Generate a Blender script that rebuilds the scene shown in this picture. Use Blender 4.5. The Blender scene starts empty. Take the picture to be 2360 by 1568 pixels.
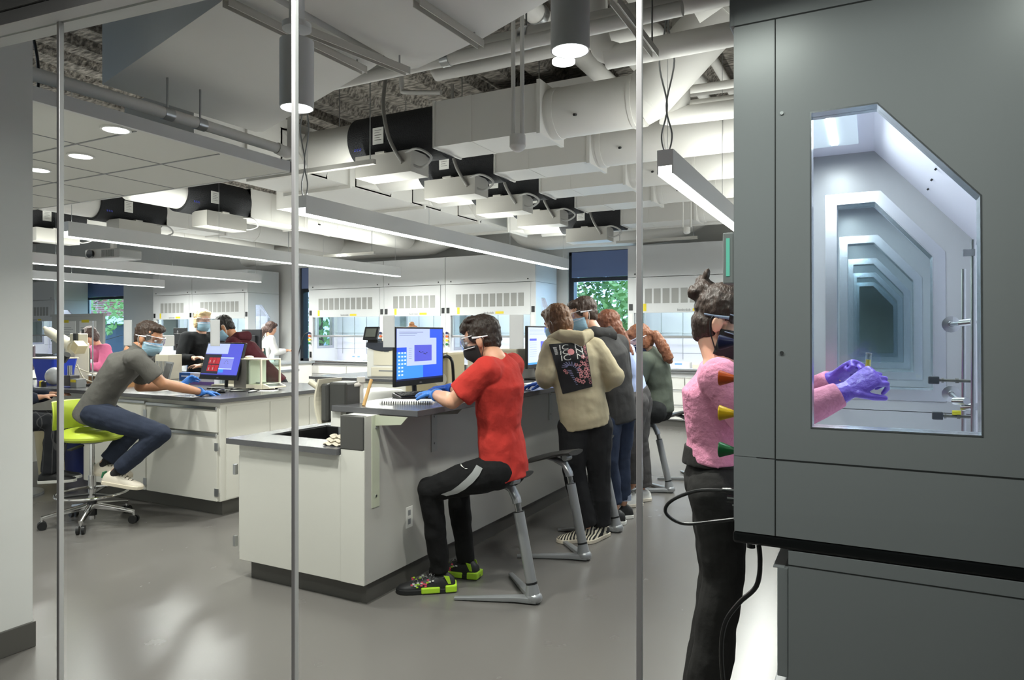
import bpy, bmesh, math, random
from mathutils import Vector as V, Matrix, noise
PI=math.pi
sc=bpy.context.scene
COL=sc.collection
# ---------------------------------------------------------------- camera, world, lights
EYE=1.42; FPX=1590.; YAW=math.atan(830/1590.)
cam=bpy.data.cameras.new('camera'); camo=bpy.data.objects.new('camera',cam); COL.objects.link(camo)
cam.sensor_width=36; cam.lens=FPX/2360*36; cam.shift_y=-16/2360.; cam.clip_start=.05; cam.clip_end=200
camo.location=(0,0,EYE); camo.rotation_euler=(PI/2,0,YAW); sc.camera=camo
sc.view_settings.view_transform='Standard'; sc.view_settings.look='None'; sc.view_settings.gamma=1
sc.view_settings.use_curve_mapping=False; sc.view_settings.exposure=0.05
sc.cycles.transparent_max_bounces=32
w=bpy.data.worlds.new('World'); sc.world=w; w.use_nodes=True
nt=w.node_tree; bg=nt.nodes['Background']; bg.inputs[0].default_value=(.62,.78,1,1); bg.inputs[1].default_value=4.5
def area(name,loc,size,power,rot=(0,0,0),col=(1,.98,.95),shape='RECTANGLE',spread=None):
    l=bpy.data.lights.new(name,'AREA'); l.shape=shape; l.size=size[0]
    if shape=='RECTANGLE': l.size_y=size[1]
    l.energy=power; l.color=col
    if spread: l.spread=spread
    o=bpy.data.objects.new(name,l); COL.objects.link(o); o.location=loc; o.rotation_euler=rot; return o
DOWN=(0,0,0); UP=(PI,0,0)
# pendant lamps: rows along Y.  (x, y0, y1)
PEND=[(-4.15,4.22,9.73),(-7.24,4.1,9.65),(-10.42,3.9,9.5),(-13.4,3.9,9.6),(-1.13,4.2,9.7)]
for i,(x,y0,y1) in enumerate(PEND):
    E_=(185,240,300,330,150)[i]; L=y1-y0; cy=(y0+y1)/2
    area('pendant_glow',(x,cy,2.385),(.07,L-.06),E_,DOWN)
    area('pendant_uplight',(x,cy,2.56),(.07,L-.06),48,UP)
for cx_,cy_,ce_ in((-1.35,1.22,16),(-.4,1.27,12),(.6,1.25,9)): area('corridor_fill',(cx_,cy_,2.55),(.3,.2),ce_,DOWN,(1,.99,.97))  # unseen fill lamps, added close to the glass to brighten hood and header
SUN=area('window_daylight',(-4.2,11.9,1.7),(1.3,1.6),25,(-PI/2,0,0),(.6,.78,1))
# ---------------------------------------------------------------- helpers
cA,sA=math.cos(YAW),math.sin(YAW)
def at(px,py,d):
    l=(px-1180.)/FPX; u=(768.-py)/FPX
    return V(((cA*l-sA)*d,(sA*l+cA)*d,EYE+u*d))
def srgb(h):
    if isinstance(h,str):
        r=[int(h[i:i+2],16)/255. for i in (0,2,4)]
        return tuple((c/12.92 if c<=.04045 else ((c+.055)/1.055)**2.4) for c in r)+(1,)
    return tuple(h)+(1,)
MAT={}
def mat(name,col,rough=.5,metal=0,emit=0,spec=.5,noise_amt=0,nscale=20,bump=0,bscale=30,stretch=(1,1,1),coat=0,sheen=0):
    if name in MAT: return MAT[name]
    m=bpy.data.materials.new(name); m.use_nodes=True; n=m.node_tree; b=n.nodes['Principled BSDF']
    c=srgb(col); b.inputs['Base Color'].default_value=c; b.inputs['Roughness'].default_value=rough
    b.inputs['Metallic'].default_value=metal; b.inputs['Specular IOR Level'].default_value=spec
    b.inputs['Coat Weight'].default_value=coat; b.inputs['Sheen Weight'].default_value=sheen
    if emit: b.inputs['Emission Color'].default_value=c; b.inputs['Emission Strength'].default_value=emit
    if noise_amt or bump:
        tc=n.nodes.new('ShaderNodeTexCoord'); mp=n.nodes.new('ShaderNodeMapping'); mp.inputs['Scale'].default_value=stretch
        n.links.new(tc.outputs['Object'],mp.inputs[0])
    if noise_amt:
        nz=n.nodes.new('ShaderNodeTexNoise'); nz.inputs['Scale'].default_value=nscale; nz.inputs['Detail'].default_value=5
        n.links.new(mp.outputs[0],nz.inputs['Vector'])
        mx=n.nodes.new('ShaderNodeMixRGB'); mx.inputs[1].default_value=tuple(x*(1-noise_amt) for x in c[:3])+(1,)
        mx.inputs[2].default_value=tuple(min(1,x*(1+noise_amt)) for x in c[:3])+(1,)
        n.links.new(nz.outputs['Fac'],mx.inputs[0]); n.links.new(mx.outputs[0],b.inputs['Base Color'])
    if bump:
        nb=n.nodes.new('ShaderNodeTexNoise'); nb.inputs['Scale'].default_value=bscale; nb.inputs['Detail'].default_value=4
        n.links.new(mp.outputs[0],nb.inputs['Vector'])
        bu=n.nodes.new('ShaderNodeBump'); bu.inputs['Strength'].default_value=min(1,bump); bu.inputs['Distance'].default_value=.02
        n.links.new(nb.outputs['Fac'],bu.inputs['Height']); n.links.new(bu.outputs[0],b.inputs['Normal'])
    MAT[name]=m; return m
def glass(name,tint='ffffff',refl=1.0,rough=0.0,alpha=0):
    """thin clear pane: fresnel mix of a tinted transparent and a glossy surface"""
    if name in MAT: return MAT[name]
    m=bpy.data.materials.new(name); m.use_nodes=True; n=m.node_tree; n.nodes.clear()
    o=n.nodes.new('ShaderNodeOutputMaterial'); t=n.nodes.new('ShaderNodeBsdfTransparent'); t.inputs[0].default_value=srgb(tint)
    g=n.nodes.new('ShaderNodeBsdfGlossy'); g.inputs['Roughness'].default_value=rough
    lw=n.nodes.new('ShaderNodeLayerWeight'); lw.inputs['Blend'].default_value=.5
    pw=n.nodes.new('ShaderNodeMath'); pw.operation='POWER'; pw.inputs[1].default_value=5; n.links.new(lw.outputs['Facing'],pw.inputs[0])
    fr=n.nodes.new('ShaderNodeMath'); fr.operation='MULTIPLY_ADD'; fr.inputs[1].default_value=.96; fr.inputs[2].default_value=.04; n.links.new(pw.outputs[0],fr.inputs[0])
    mu=n.nodes.new('ShaderNodeMath'); mu.operation='MULTIPLY_ADD'; mu.inputs[1].default_value=refl; mu.inputs[2].default_value=alpha
    x=n.nodes.new('ShaderNodeMixShader'); n.links.new(fr.outputs[0],mu.inputs[0]); n.links.new(mu.outputs[0],x.inputs[0])
    n.links.new(t.outputs[0],x.inputs[1]); n.links.new(g.outputs[0],x.inputs[2]); n.links.new(x.outputs[0],o.inputs[0])
    MAT[name]=m; return m
ORI={}   # name of object -> world origin its vertices are given relative to
class MB:
    def __init__(s): s.v=[]; s.f=[]; s.m=[]; s.mats=[]; s.cur=0
    def use(s,m):
        if m not in s.mats: s.mats.append(m)
        s.cur=s.mats.index(m); return s
    def add(s,vs,fs):
        k=len(s.v); s.v+= [V(p) for p in vs]; s.f+=[tuple(i+k for i in f) for f in fs]; s.m+=[s.cur]*len(fs); return s
    def box(s,x0,x1,y0,y1,z0,z1):
        return s.add([(x,y,z) for z in(z0,z1) for y in(y0,y1) for x in(x0,x1)],[(0,2,3,1),(4,5,7,6),(0,1,5,4),(2,6,7,3),(0,4,6,2),(1,3,7,5)])
    def cbox(s,c,size,R=None):
        hx,hy,hz=[a/2 for a in size]; c=V(c)
        vs=[V((x,y,z)) for z in(-hz,hz) for y in(-hy,hy) for x in(-hx,hx)]
        if R is not None: vs=[R@p for p in vs]
        return s.add([c+p for p in vs],[(0,2,3,1),(4,5,7,6),(0,1,5,4),(2,6,7,3),(0,4,6,2),(1,3,7,5)])
    def bar(s,a,b,w,h,up=(0,0,1)):
        a,b=V(a),V(b); d=(b-a).normalized(); u=V(up); x=d.cross(u)
        if x.length<1e-4: x=d.cross(V((1,0,0)))
        x.normalize(); u=x.cross(d)
        vs=[p+x*i*w/2+u*j*h/2 for p in(a,b) for i,j in((-1,-1),(1,-1),(1,1),(-1,1))]
        return s.add(vs,[(3,2,1,0),(4,5,6,7)]+[(i,(i+1)%4,(i+1)%4+4,i+4) for i in range(4)])
    def rings(s,R,cap=True,closed=False):
        n=len(R[0]); vs=[p for r in R for p in r]; fs=[]
        for i in range(len(R)-(0 if closed else 1)):
            j=(i+1)%len(R)
            for k in range(n): fs.append((i*n+k,i*n+(k+1)%n,j*n+(k+1)%n,j*n+k))
        if cap and not closed: fs+=[tuple(range(n))[::-1],tuple(range((len(R)-1)*n,len(R)*n))]
        return s.add(vs,fs)
    def cyl(s,a,b,r,r2=None,n=16):
        return s.loft([a,b],[r,r if r2 is None else r2],n=n)
    def loft(s,P,rx,ry=None,side=None,n=16,caps=False,pw=1.0):
        """tube along P with half widths rx (along side) and ry; caps=True rounds both ends"""
        P=[V(p) for p in P]; rx=list(rx) if hasattr(rx,'__len__') else [rx]*len(P)
        ry=rx if ry is None else (list(ry) if hasattr(ry,'__len__') else [ry]*len(P))
        T=[]
        for i in range(len(P)):
            a=P[max(i-1,0)]; b=P[min(i+1,len(P)-1)]; T.append((b-a).normalized())
        if side is None:
            x=T[0].orthogonal().normalized()
        R=[]; px=None
        items=[(P[i],rx[i],ry[i],T[i]) for i in range(len(P))]
        if caps:
            pre=[];post=[]
            for a in (80,60,35,15):
                ca=math.cos(math.radians(a)); sa=math.sin(math.radians(a))
                pre.append((P[0]-T[0]*min(rx[0],ry[0])*sa,rx[0]*ca,ry[0]*ca,T[0]))
                post.insert(0,(P[-1]+T[-1]*min(rx[-1],ry[-1])*sa,rx[-1]*ca,ry[-1]*ca,T[-1]))
            items=pre+items+post
        for p,a,b,t in items:
            if side is None: x=(x-t*x.dot(t)); x.normalize()
            else: x=V(side); x=(x-t*x.dot(t)).normalized()
            y=t.cross(x); r=[]
            for k in range(n):
                q=2*PI*k/n; cc,ss=math.cos(q),math.sin(q)
                if pw!=1: cc=math.copysign(abs(cc)**pw,cc); ss=math.copysign(abs(ss)**pw,ss)
                r.append(p+x*a*cc+y*b*ss)
            R.append(r)
        return s.rings(R)
    def tube(s,P,r,n=8): 
        return s.loft(smooth_path(P),r,n=n)
    def ell(s,c,r,fr=None,nu=16,nv=10):
        c=V(c); R=[]
        for j in range(nv+1):
            t=PI*j/nv; 
            if j in(0,nv): t=PI*(.02 if j==0 else .98)
            row=[]
            for k in range(nu):
                q=2*PI*k/nu; p=V((r[0]*math.sin(t)*math.cos(q),r[1]*math.sin(t)*math.sin(q),-r[2]*math.cos(t)))
                if fr is not None: p=fr@p
                row.append(c+p)
            R.append(row)
        return s.rings(R)
    def prism(s,poly,ax,a,b):
        """poly: 2-D points in the two other axes (in xyz order), extruded along axis ax from a to b"""
        def P(u,v,w):
            return {'x':(w,u,v),'y':(u,w,v),'z':(u,v,w)}[ax]
        n=len(poly); vs=[P(u,v,a) for u,v in poly]+[P(u,v,b) for u,v in poly]
        return s.add(vs,[tuple(range(n))[::-1],tuple(range(n,2*n))]+[(i,(i+1)%n,(i+1)%n+n,i+n) for i in range(n)])
    def ringplate(s,outer,inner,ax,a,b):
        def P(u,v,w): return {'x':(w,u,v),'y':(u,w,v),'z':(u,v,w)}[ax]
        n=len(outer); vs=[P(*p,w_) for w_ in(a,b) for L in(outer,inner) for p in L]; fs=[]
        for i in range(n):
            j=(i+1)%n; fs+=[(i,j,n+j,n+i),(2*n+i,3*n+i,3*n+j,2*n+j),(i,2*n+i,2*n+j,j),(n+i,n+j,3*n+j,3*n+i)]
        return s.add(vs,fs)
    def lathe(s,prof,c,n=24,R=None):
        c=V(c); rr=[]
        for r,z in prof:
            row=[V((r*math.cos(2*PI*k/n),r*math.sin(2*PI*k/n),z)) for k in range(n)]
            rr.append([c+(R@p if R is not None else p) for p in row])
        return s.rings(rr)
    def xf(s,M):
        s.v=[M@p for p in s.v]; return s
    def build(s,name,m=None,parent=None,smooth=False,bev=0,auto=35,**kw):
        me=bpy.data.meshes.new(name); o=V((0,0,0))
        if parent is not None and parent.name in ORI: o=ORI[parent.name]
        me.from_pydata([p-o for p in s.v],[],s.f)
        ms=s.mats if s.mats else [m]
        if m is not None and not s.mats: ms=[m]
        for q in ms: me.materials.append(q)
        if s.mats:
            for p,i in zip(me.polygons,s.m): p.material_index=i
        bm=bmesh.new(); bm.from_mesh(me); bmesh.ops.recalc_face_normals(bm,faces=bm.faces); bm.to_mesh(me); bm.free()
        ob=bpy.data.objects.new(name,me); COL.objects.link(ob)
        if parent is not None:
            ob.parent=parent
            if parent.name in ORI: ORI[ob.name]=ORI[parent.name]
        if smooth:
            for p in me.polygons: p.use_smooth=True
            if auto: me.set_sharp_from_angle(angle=math.radians(auto))
        if bev:
            b=ob.modifiers.new('bevel','BEVEL'); b.width=bev; b.segments=2; b.limit_method='ANGLE'; b.angle_limit=math.radians(40)
        for k,v_ in kw.items(): ob[k]=v_
        return ob
def smooth_path(P,k=6):
    P=[V(p) for p in P]
    if len(P)<3: return P
    out=[]
    for i in range(len(P)-1):
        p0=P[max(i-1,0)];p1=P[i];p2=P[i+1];p3=P[min(i+2,len(P)-1)]
        for j in range(k):
            t=j/k; out.append(.5*((2*p1)+(p2-p0)*t+(2*p0-5*p1+4*p2-p3)*t*t+(3*p1-p0-3*p2+p3)*t*t*t))
    return out+[P[-1]]
def inside(mb,parent):
    '''re-express world coordinates in the local frame of a placed thing'''
    return mb.xf((Matrix.Translation(parent.location)@Matrix.Rotation(parent.rotation_euler[2],4,'Z')).inverted())
def tag(o,label,cat,group=None,kind=None):
    if label: o['label']=label
    if cat: o['category']=cat
    if group: o['group']=group
    if kind: o['kind']=kind
    return o
def thing(name,label,cat,loc=(0,0,0),rz=0,group=None,world=False):
    o=bpy.data.objects.new(name,None); COL.objects.link(o); o.location=loc; o.rotation_euler=(0,0,rz); o.empty_display_size=.05
    if world: ORI[o.name]=V(loc)
    return tag(o,label,cat,group)
def struct(name,mb,m=None,parent=None,**k):
    o=mb.build(name,m,parent,**k)
    if parent is None: o['kind']='structure'
    return o
def dup(root,loc,rz,label=None,group=None):
    def cp(o,par):
        c=o.copy(); COL.objects.link(c)
        if par: c.parent=par
        for ch in [x for x in KIDS.get(o.name,[])]: cp(ch,c)
        return c
    KIDS={}
    for x in root.children_recursive: KIDS.setdefault(x.parent.name,[]).append(x)
    r=cp(root,None); r.location=loc; r.rotation_euler=(0,0,rz)
    if label: r['label']=label
    if group: r['group']=group
    return r
def text(s,size,loc,R,m,parent,name='lettering',ext=.0006,align='CENTER',sx=1):
    cu=bpy.data.curves.new(name,'FONT'); cu.body=s; cu.size=size; cu.extrude=ext; cu.align_x=align; cu.align_y='CENTER'
    ob=bpy.data.objects.new(name,cu); COL.objects.link(ob)
    dg=bpy.context.evaluated_depsgraph_get(); me=bpy.data.meshes.new_from_object(ob.evaluated_get(dg)); bpy.data.objects.remove(ob)
    M=Matrix.Translation(V(loc))@R.to_4x4()@Matrix.Diagonal((sx,1,1,1)); me.transform(M)
    if parent is not None and parent.name in ORI: me.transform(Matrix.Translation(-ORI[parent.name]))
    me.materials.clear(); me.materials.append(m)
    o=bpy.data.objects.new(name,me); COL.objects.link(o); o.parent=parent
    return o
def basis(x,y,z=None):
    x=V(x).normalized(); y=V(y); y=(y-x*y.dot(x)).normalized(); z=x.cross(y)
    return Matrix((x,y,z)).transposed()
FRONT=basis((1,0,0),(0,0,1))      # text facing -Y, reading along +X
WHITE=mat('white_enamel','e4e3de',.35); PAINT=mat('white_paint','dcdad4',.6)
DUCTM=mat('duct_paint','dad8d3',.55,noise_amt=.04,nscale=3); BLACK=mat('black_plastic','17181a',.35)
DARK=mat('dark_rubber','2a2b2c',.6); CHROME=mat('chrome','d8d8d8',.12,1); STEEL=mat('brushed_steel','b5b7b9',.28,1)
EPOXY=mat('grey_epoxy','57575a',.25,noise_amt=.06,nscale=60); SILVER=mat('silver_paint','a7a9ab',.3,.6)
HOODW=mat('hood_enamel','d9dadb',.3,noise_amt=.015,nscale=2)
ALU=mat('satin_aluminium','c3c6cb',.25,.9); GREY=mat('mid_grey','8b8d8e',.5)
CREAM=mat('cream_plastic','ddd6c2',.45); BEIGE=mat('beige_plastic','c7ba96',.45); PAPER=mat('paper','f2f1ec',.8)
YEL=mat('yellow_tag','e8d22a',.5); CORD=mat('black_cord','0d0d0e',.4); TOE=mat('rubber_base','55534f',.5)
def rod(mb,a,b,r,n=10): mb.cyl(a,b,r,n=n); return mb
# ---------------------------------------------------------------- room shell
YW=11.35                                   # window wall (inner face)
X0,X1=-21.5,3.2
def floor_mat():
    m=bpy.data.materials.new('grey_resin_floor'); m.use_nodes=True; n=m.node_tree; b=n.nodes['Principled BSDF']
    tc=n.nodes.new('ShaderNodeTexCoord'); nz=n.nodes.new('ShaderNodeTexNoise'); nz.inputs['Scale'].default_value=.6; nz.inputs['Detail'].default_value=8
    cr=n.nodes.new('ShaderNodeValToRGB'); cr.color_ramp.elements[0].color=srgb('64615e'); cr.color_ramp.elements[1].color=srgb('696663')
    cr.color_ramp.elements[0].position=.3; cr.color_ramp.elements[1].position=.7
    n.links.new(tc.outputs['Object'],nz.inputs['Vector']); n.links.new(nz.outputs['Fac'],cr.inputs[0]); n.links.new(cr.outputs[0],b.inputs['Base Color'])
    n2=n.nodes.new('ShaderNodeTexNoise'); n2.inputs['Scale'].default_value=5; n2.inputs['Detail'].default_value=6; n.links.new(tc.outputs['Object'],n2.inputs['Vector'])
    mr=n.nodes.new('ShaderNodeMapRange'); mr.inputs['To Min'].default_value=.26; mr.inputs['To Max'].default_value=.28
    n.links.new(n2.outputs['Fac'],mr.inputs['Value']); n.links.new(mr.outputs[0],b.inputs['Roughness'])
    n3=n.nodes.new('ShaderNodeTexNoise'); n3.inputs['Scale'].default_value=14; n.links.new(tc.outputs['Object'],n3.inputs['Vector'])
    bu=n.nodes.new('ShaderNodeBump'); bu.inputs['Strength'].default_value=.05; bu.inputs['Distance'].default_value=.01
    n.links.new(n3.outputs['Fac'],bu.inputs['Height'])
    return m
struct('floor',MB().box(X0,X1,-2.6,YW+.3,-.1,0),floor_mat())
def spray_mat():
    m=bpy.data.materials.new('sprayed_fireproofing'); m.use_nodes=True; n=m.node_tree; b=n.nodes['Principled BSDF']; b.inputs['Roughness'].default_value=.95
    tc=n.nodes.new('ShaderNodeTexCoord'); nz=n.nodes.new('ShaderNodeTexNoise'); nz.inputs['Scale'].default_value=28; nz.inputs['Detail'].default_value=8
    mp=n.nodes.new('ShaderNodeMapping'); mp.inputs['Scale'].default_value=(.35,1,1)
    cr=n.nodes.new('ShaderNodeValToRGB'); cr.color_ramp.elements[0].color=srgb('5a5650'); cr.color_ramp.elements[1].color=srgb('a49d94')
    cr.color_ramp.elements[0].position=.38; cr.color_ramp.elements[1].position=.62
    n.links.new(tc.outputs['Object'],mp.inputs[0]); n.links.new(mp.outputs[0],nz.inputs['Vector']); n.links.new(nz.outputs['Fac'],cr.inputs[0]); n.links.new(cr.outputs[0],b.inputs['Base Color'])
    bu=n.nodes.new('ShaderNodeBump'); bu.inputs['Strength'].default_value=1; bu.inputs['Distance'].default_value=.05
    n.links.new(nz.outputs['Fac'],bu.inputs['Height']); n.links.new(bu.outputs[0],b.inputs['Normal'])
    return m
SPRAY=spray_mat()
# fluted deck: trapezoidal ribs running along X
mb=MB(); x=X0; zc=4.0
pr=[]
while x<X1:
    pr+=[(x,zc),(x+.2,zc),(x+.26,zc+.09),(x+.38,zc+.09)]; x+=.44
poly=pr+[(x,zc),(x,zc+.3),(X0,zc+.3)]
mb.prism(poly,'y',1.4,YW+.3)
struct('ceiling',mb,SPRAY)
# ceiling over the corridor side
struct('ceiling_corridor',MB().prism([(X0,-2.6),(X1,-2.6),(X1,1.96),(-2.438,1.36),(X0,-.672)],'z',2.572,2.66),mat('dark_soffit','6d6e70',.7))
WALLM=mat('lab_wall','e2e2df',.6)
# window wall with openings [x0,x1]
WIN=[(-4.80,-3.10),(-11.25,-9.6),(-19.35,-17.44)]
xs=[X0]+[a for w_ in sorted(WIN) for a in w_]+[X1]
mb=MB()
for i in range(0,len(xs),2): mb.box(xs[i],xs[i+1],YW,YW+.3,0,2.86)
for a,b in WIN: mb.box(a,b,YW,YW+.3,0,.8)
mb.box(X0,X1,YW,YW+.3,2.86,4.3)
struct('wall_window_side',mb,WALLM)
struct('wall_left',MB().box(X0-.2,X0,-2.6,YW+.3,0,4.3),WALLM)
struct('wall_right',MB().box(X1,X1+.2,-2.6,YW+.3,0,4.3),WALLM)
struct('wall_corridor',MB().box(X0,X1,-2.8,-2.6,0,2.7),mat('corridor_wall','8f9092',.7))
struct('wall_corridor_end',MB().box(-5.6,-5.4,-2.6,1.2,0,2.6),mat('corridor_wall','8f9092',.7))
# column / return wall at the left, sits just inside the glass
struct('wall_column',MB().box(-3.75,-3.37,1.0,1.765,0,3.6),mat('column_paint','e0e0dd',.55))
struct('baseboard_column',MB().box(-3.76,-3.36,1.0,1.775,0,.115),TOE,bev=.003)
FR=mat('dark_bronze_frame','2a3038',.4,.4); PANE=glass('window_pane','e6f2ff')
SHADE=mat('blue_roller_shade','7686b0',.8)
for i,(a,b) in enumerate(WIN):
    f=MB(); z0,z1=.8,2.86
    f.box(a,a+.09,YW+.05,YW+.2,z0,z1).box(b-.06,b,YW+.05,YW+.2,z0,z1).box(a,b,YW+.05,YW+.2,z1-.06,z1).box(a,b,YW+.05,YW+.2,z0,z0+.06)
    f.box(a,b,YW+.06,YW+.16,2.33,2.40)
    wo=struct('window_%d'%(i+1),f,FR)
    p=struct('pane',MB().box(a+.08,b-.05,YW+.11,YW+.12,z0+.05,z1-.05),PANE,wo)
    struct('roller_shade',MB().box(a+.06,b-.04,YW+.03,YW+.04,2.40,2.85),SHADE,wo,label='blue roller shade pulled part way down')
# ---------------------------------------------------------------- glass wall in the foreground
gd=V((-.994,-.106,0)).normalized(); gn=V((-gd.y,gd.x,0)); g0=V((-2.438,1.36,0))
def gp(s,z,off=0): p=g0+gd*s+gn*off; return V((p.x,p.y,z))
def gray(px):     # distance along the wall seen at column px
    l=(px-1180.)/FPX; d=V((cA*l-sA,sA*l+cA,0)); 
    # g0+gd*s = d*t
    det=gd.x*(-d.y)-gd.y*(-d.x); return ((-g0.x)*(-d.y)-(-g0.y)*(-d.x))/det
def gbox(mb,s0,s1,z0,z1,o0,o1):
    vs=[gp(s,z,o) for z in(z0,z1) for o in(o0,o1) for s in(s0,s1)]
    return mb.add(vs,[(0,2,3,1),(4,5,7,6),(0,1,5,4),(2,6,7,3),(0,4,6,2),(1,3,7,5)])
ms=[gray(x) for x in(139,680,1474)]; sp=(ms[0]-ms[2])/2
joints=[ms[0]+sp,ms[0],ms[1],ms[2],ms[2]-sp,ms[2]-2*sp]
CLEAR=glass('clear_partition_glass','f7faf8',.45)
for i in range(5):
    mb=MB(); gbox(mb,joints[i+1]+.006,joints[i]-.006,0.02,2.47,-.006,.006)
    wo=struct('window_%d'%(i+4),mb,CLEAR)
JM=mat('joint_strip','c8c8c6',.35,.25)
for i,s_ in enumerate(joints):
    mb=MB(); gbox(mb,s_-.0065,s_+.0065,0,2.47,-.009,.009); struct('trim_%d'%(i+1),mb,JM,bev=.002)
mb=MB(); gbox(mb,-5,5,2.470,2.513,-.06,.06); struct('trim_header_lower',mb,WALLM)
mb=MB(); gbox(mb,-5,5,2.513,2.522,-.05,.05); struct('trim_header_groove',mb,DARK)
mb=MB(); gbox(mb,-5,5,2.522,2.575,-.06,.06); struct('trim_header_upper',mb,WALLM)
mb=MB(); gbox(mb,-8,20,2.571,4.3,-.06,.06); struct('wall_over_glass',mb,mat('dark_soffit','6d6e70'))
mb=MB(); gbox(mb,joints[0],20,0,2.58,-.06,.06); struct('wall_beside_glass',mb,WALLM)
FROST=mat('frosted_film','e2e2e2',.7); n_=FROST.node_tree; tb=n_.nodes.new('ShaderNodeBsdfTranslucent'); tb.inputs[0].default_value=srgb('ececec'); mxs=n_.nodes.new('ShaderNodeMixShader'); mxs.inputs[0].default_value=.75
n_.links.new(n_.nodes['Principled BSDF'].outputs[0],mxs.inputs[1]); n_.links.new(tb.outputs[0],mxs.inputs[2]); n_.links.new(mxs.outputs[0],n_.nodes['Material Output'].inputs[0])
for i,(xa,xb,ya,yb,lb) in enumerate([(281,299,738,797,'nearest the grey column'),(481,502,737,798,'over the tilted monitor'),(880,906,727,801,'left of the red shirt'),(1172,1204,725,805,'right of the red shirt')]):
    s1,s0=gray(xa),gray(xb); c=gp((s0+s1)/2,0); d=-sA*c.x+cA*c.y
    mb=MB(); gbox(mb,s0,s1,EYE+(768-yb)/FPX*d,EYE+(768-ya)/FPX*d,-.0085,-.0065)
    tag(mb.build('glass_decal',FROST),'pale grey film strip on the glass wall, '+lb,'decal','film decals on the glass wall')
# ---------------------------------------------------------------- dropped soffit with downlights
SX1,SY0,SY1=-3.50,-0.3,3.47
tile=mat('ceiling_tile','d6d5ce',.7)
mb=MB().use(tile).box(-9.5,SX1-.02,1.5,SY1,2.52,2.56)
so=mb.build('ceiling_soffit',None); so['kind']='structure'
struct('trim_soffit_edge',MB().box(SX1-.02,SX1,1.5,SY1,2.515,2.585),mat('soffit_fascia','cfcfcf',.5))
struct('trim_soffit_end',MB().box(-9.5,SX1,SY1-.015,SY1,2.515,2.60),mat('soffit_fascia','cfcfcf'))
g=MB()
for x in(-4.1,-4.7,-5.3,-5.9,-6.5,-7.1): g.box(x-.004,x+.004,1.5,SY1,2.517,2.5205)
for y in(2.38,2.92): g.box(-9.5,SX1-.05,y-.005,y+.005,2.516,2.5205)
struct('trim_soffit_joints',g,GREY)
LAMP=mat('lamp_lens','ffffff',.4,emit=9)
for (px,py,lb) in((267,299,'closest to the soffit edge'),(186,360,'between the other two'),(88,392,'half hidden by the grey column')):
    d=(2.515-EYE)*FPX/(768-py); p=at(px,py,d)
    t=thing('recessed_downlight','small round recessed downlight in the dropped soffit, '+lb,'ceiling light',p,0,'recessed downlights in the soffit')
    MB().lathe([(.075,.004),(.075,-.004),(.064,-.004),(.064,.004)],(0,0,0)).build('trim_ring',WHITE,t,smooth=True)
    MB().lathe([(.0,-.002),(.063,-.002),(.063,.003),(0,.003)],(0,0,0)).build('lens',LAMP,t)
    area('soffit_beam',(p.x,p.y,p.z-.02),(.1,),16,DOWN,(1,.97,.93),'DISK',2.4)
# ---------------------------------------------------------------- pendant lamps
HOUS=mat('pendant_housing','dcdcdc',.5,.0); LENS=mat('pendant_lens','ffffff',.5,emit=7)
plab=['long linear pendant lamp over the middle of the lab, nearest in the centre','long linear pendant lamp crossing behind the left glass joints, lowest end by the far hoods','linear pendant lamp third row back at far left','shortest looking linear pendant lamp in the farthest row at left','bright linear pendant lamp at right with twin looping cords, running behind the foreground hood']
for i,(x,y0,y1) in enumerate(PEND):
    t=thing('linear_pendant_light',plab[i],'pendant light',(x,y0,2.4),0,'linear pendant lamps',world=True)
    MB().box(x-.05,x-.042,y0,y1,2.4,2.55).box(x+.042,x+.05,y0,y1,2.4,2.55).box(x-.042,x+.042,y0+.004,y1-.004,2.45,2.55).box(x-.042,x+.042,y0,y0+.004,2.45,2.55).box(x-.042,x+.042,y1-.004,y1,2.4,2.55).build('housing',HOUS,t)
    MB().box(x-.042,x+.042,y0+.001,y1-.004,2.392,2.45).build('lens',LENS,t)
    for k,yy in enumerate((y0+.06,(y0*2+y1)/3,(y0+2*y1)/3,y1-.1)):
        MB().cyl((x,yy,2.55),(x,yy,3.98),.002,n=6).build('suspension_wire',STEEL,t)
    if i==4 or i==0:
        a=V((x-.014,y0+.03,2.55)); b=V((x+.02,y0+.03,2.55))
        for o,sg in((a,-1),(b,1)):
            MB().tube([o,o+V((sg*.015-.0,0,.1)),o+V((-sg*.02,0,.28)),o+V((sg*.03,0,.55)),o+V((-sg*.01,0,.8)),o+V((sg*.02,.0,1.1)),o+V((sg*-.03,.1,1.4))],.0055).build('power_cord',GREY,t)
# ---------------------------------------------------------------- cylinder downlights and ceiling sensors
def can(px,d,z0,r,h,label):
    p=at(px,768,d); t=thing('cylinder_downlight',label,'ceiling light',(p.x,p.y,z0),0,'cylinder downlights')
    MB().lathe([(r*.93,.012),(r*.93,0),(r,0),(r,h),(r*.15,h+.004),(0.001,h+.004)],(0,0,0),n=40).build('housing',HOUS,t,smooth=True)
    MB().lathe([(r*.92,.01),(r*.80,.03),(0.001,.032)],(0,0,0),n=40).build('lens',LAMP,t,smooth=True)
    MB().cyl((0,0,h),(0,0,h+.06),.012).build('stem',HOUS,t)
    MB().cyl((0,0,h+.05),(0,0,h+.075),r*.85,n=32).cyl((0,0,h+.075),(0,0,h+.2),r*.45,n=4).build('canopy',HOUS,t,smooth=True)
    area('downlight_beam',(p.x,p.y,z0-.02),(r*1.5,),22,DOWN,(1,.97,.93),'DISK',2.2)
    return t
can(684,2.98,EYE+518*2.98/FPX,.072,.29,'grey cylindrical downlight hanging at left behind the second glass joint')
can(1314,2.55,EYE+650*2.55/FPX,.072,.42,'large grey cylindrical downlight at the top centre, cut by the frame')
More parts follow.
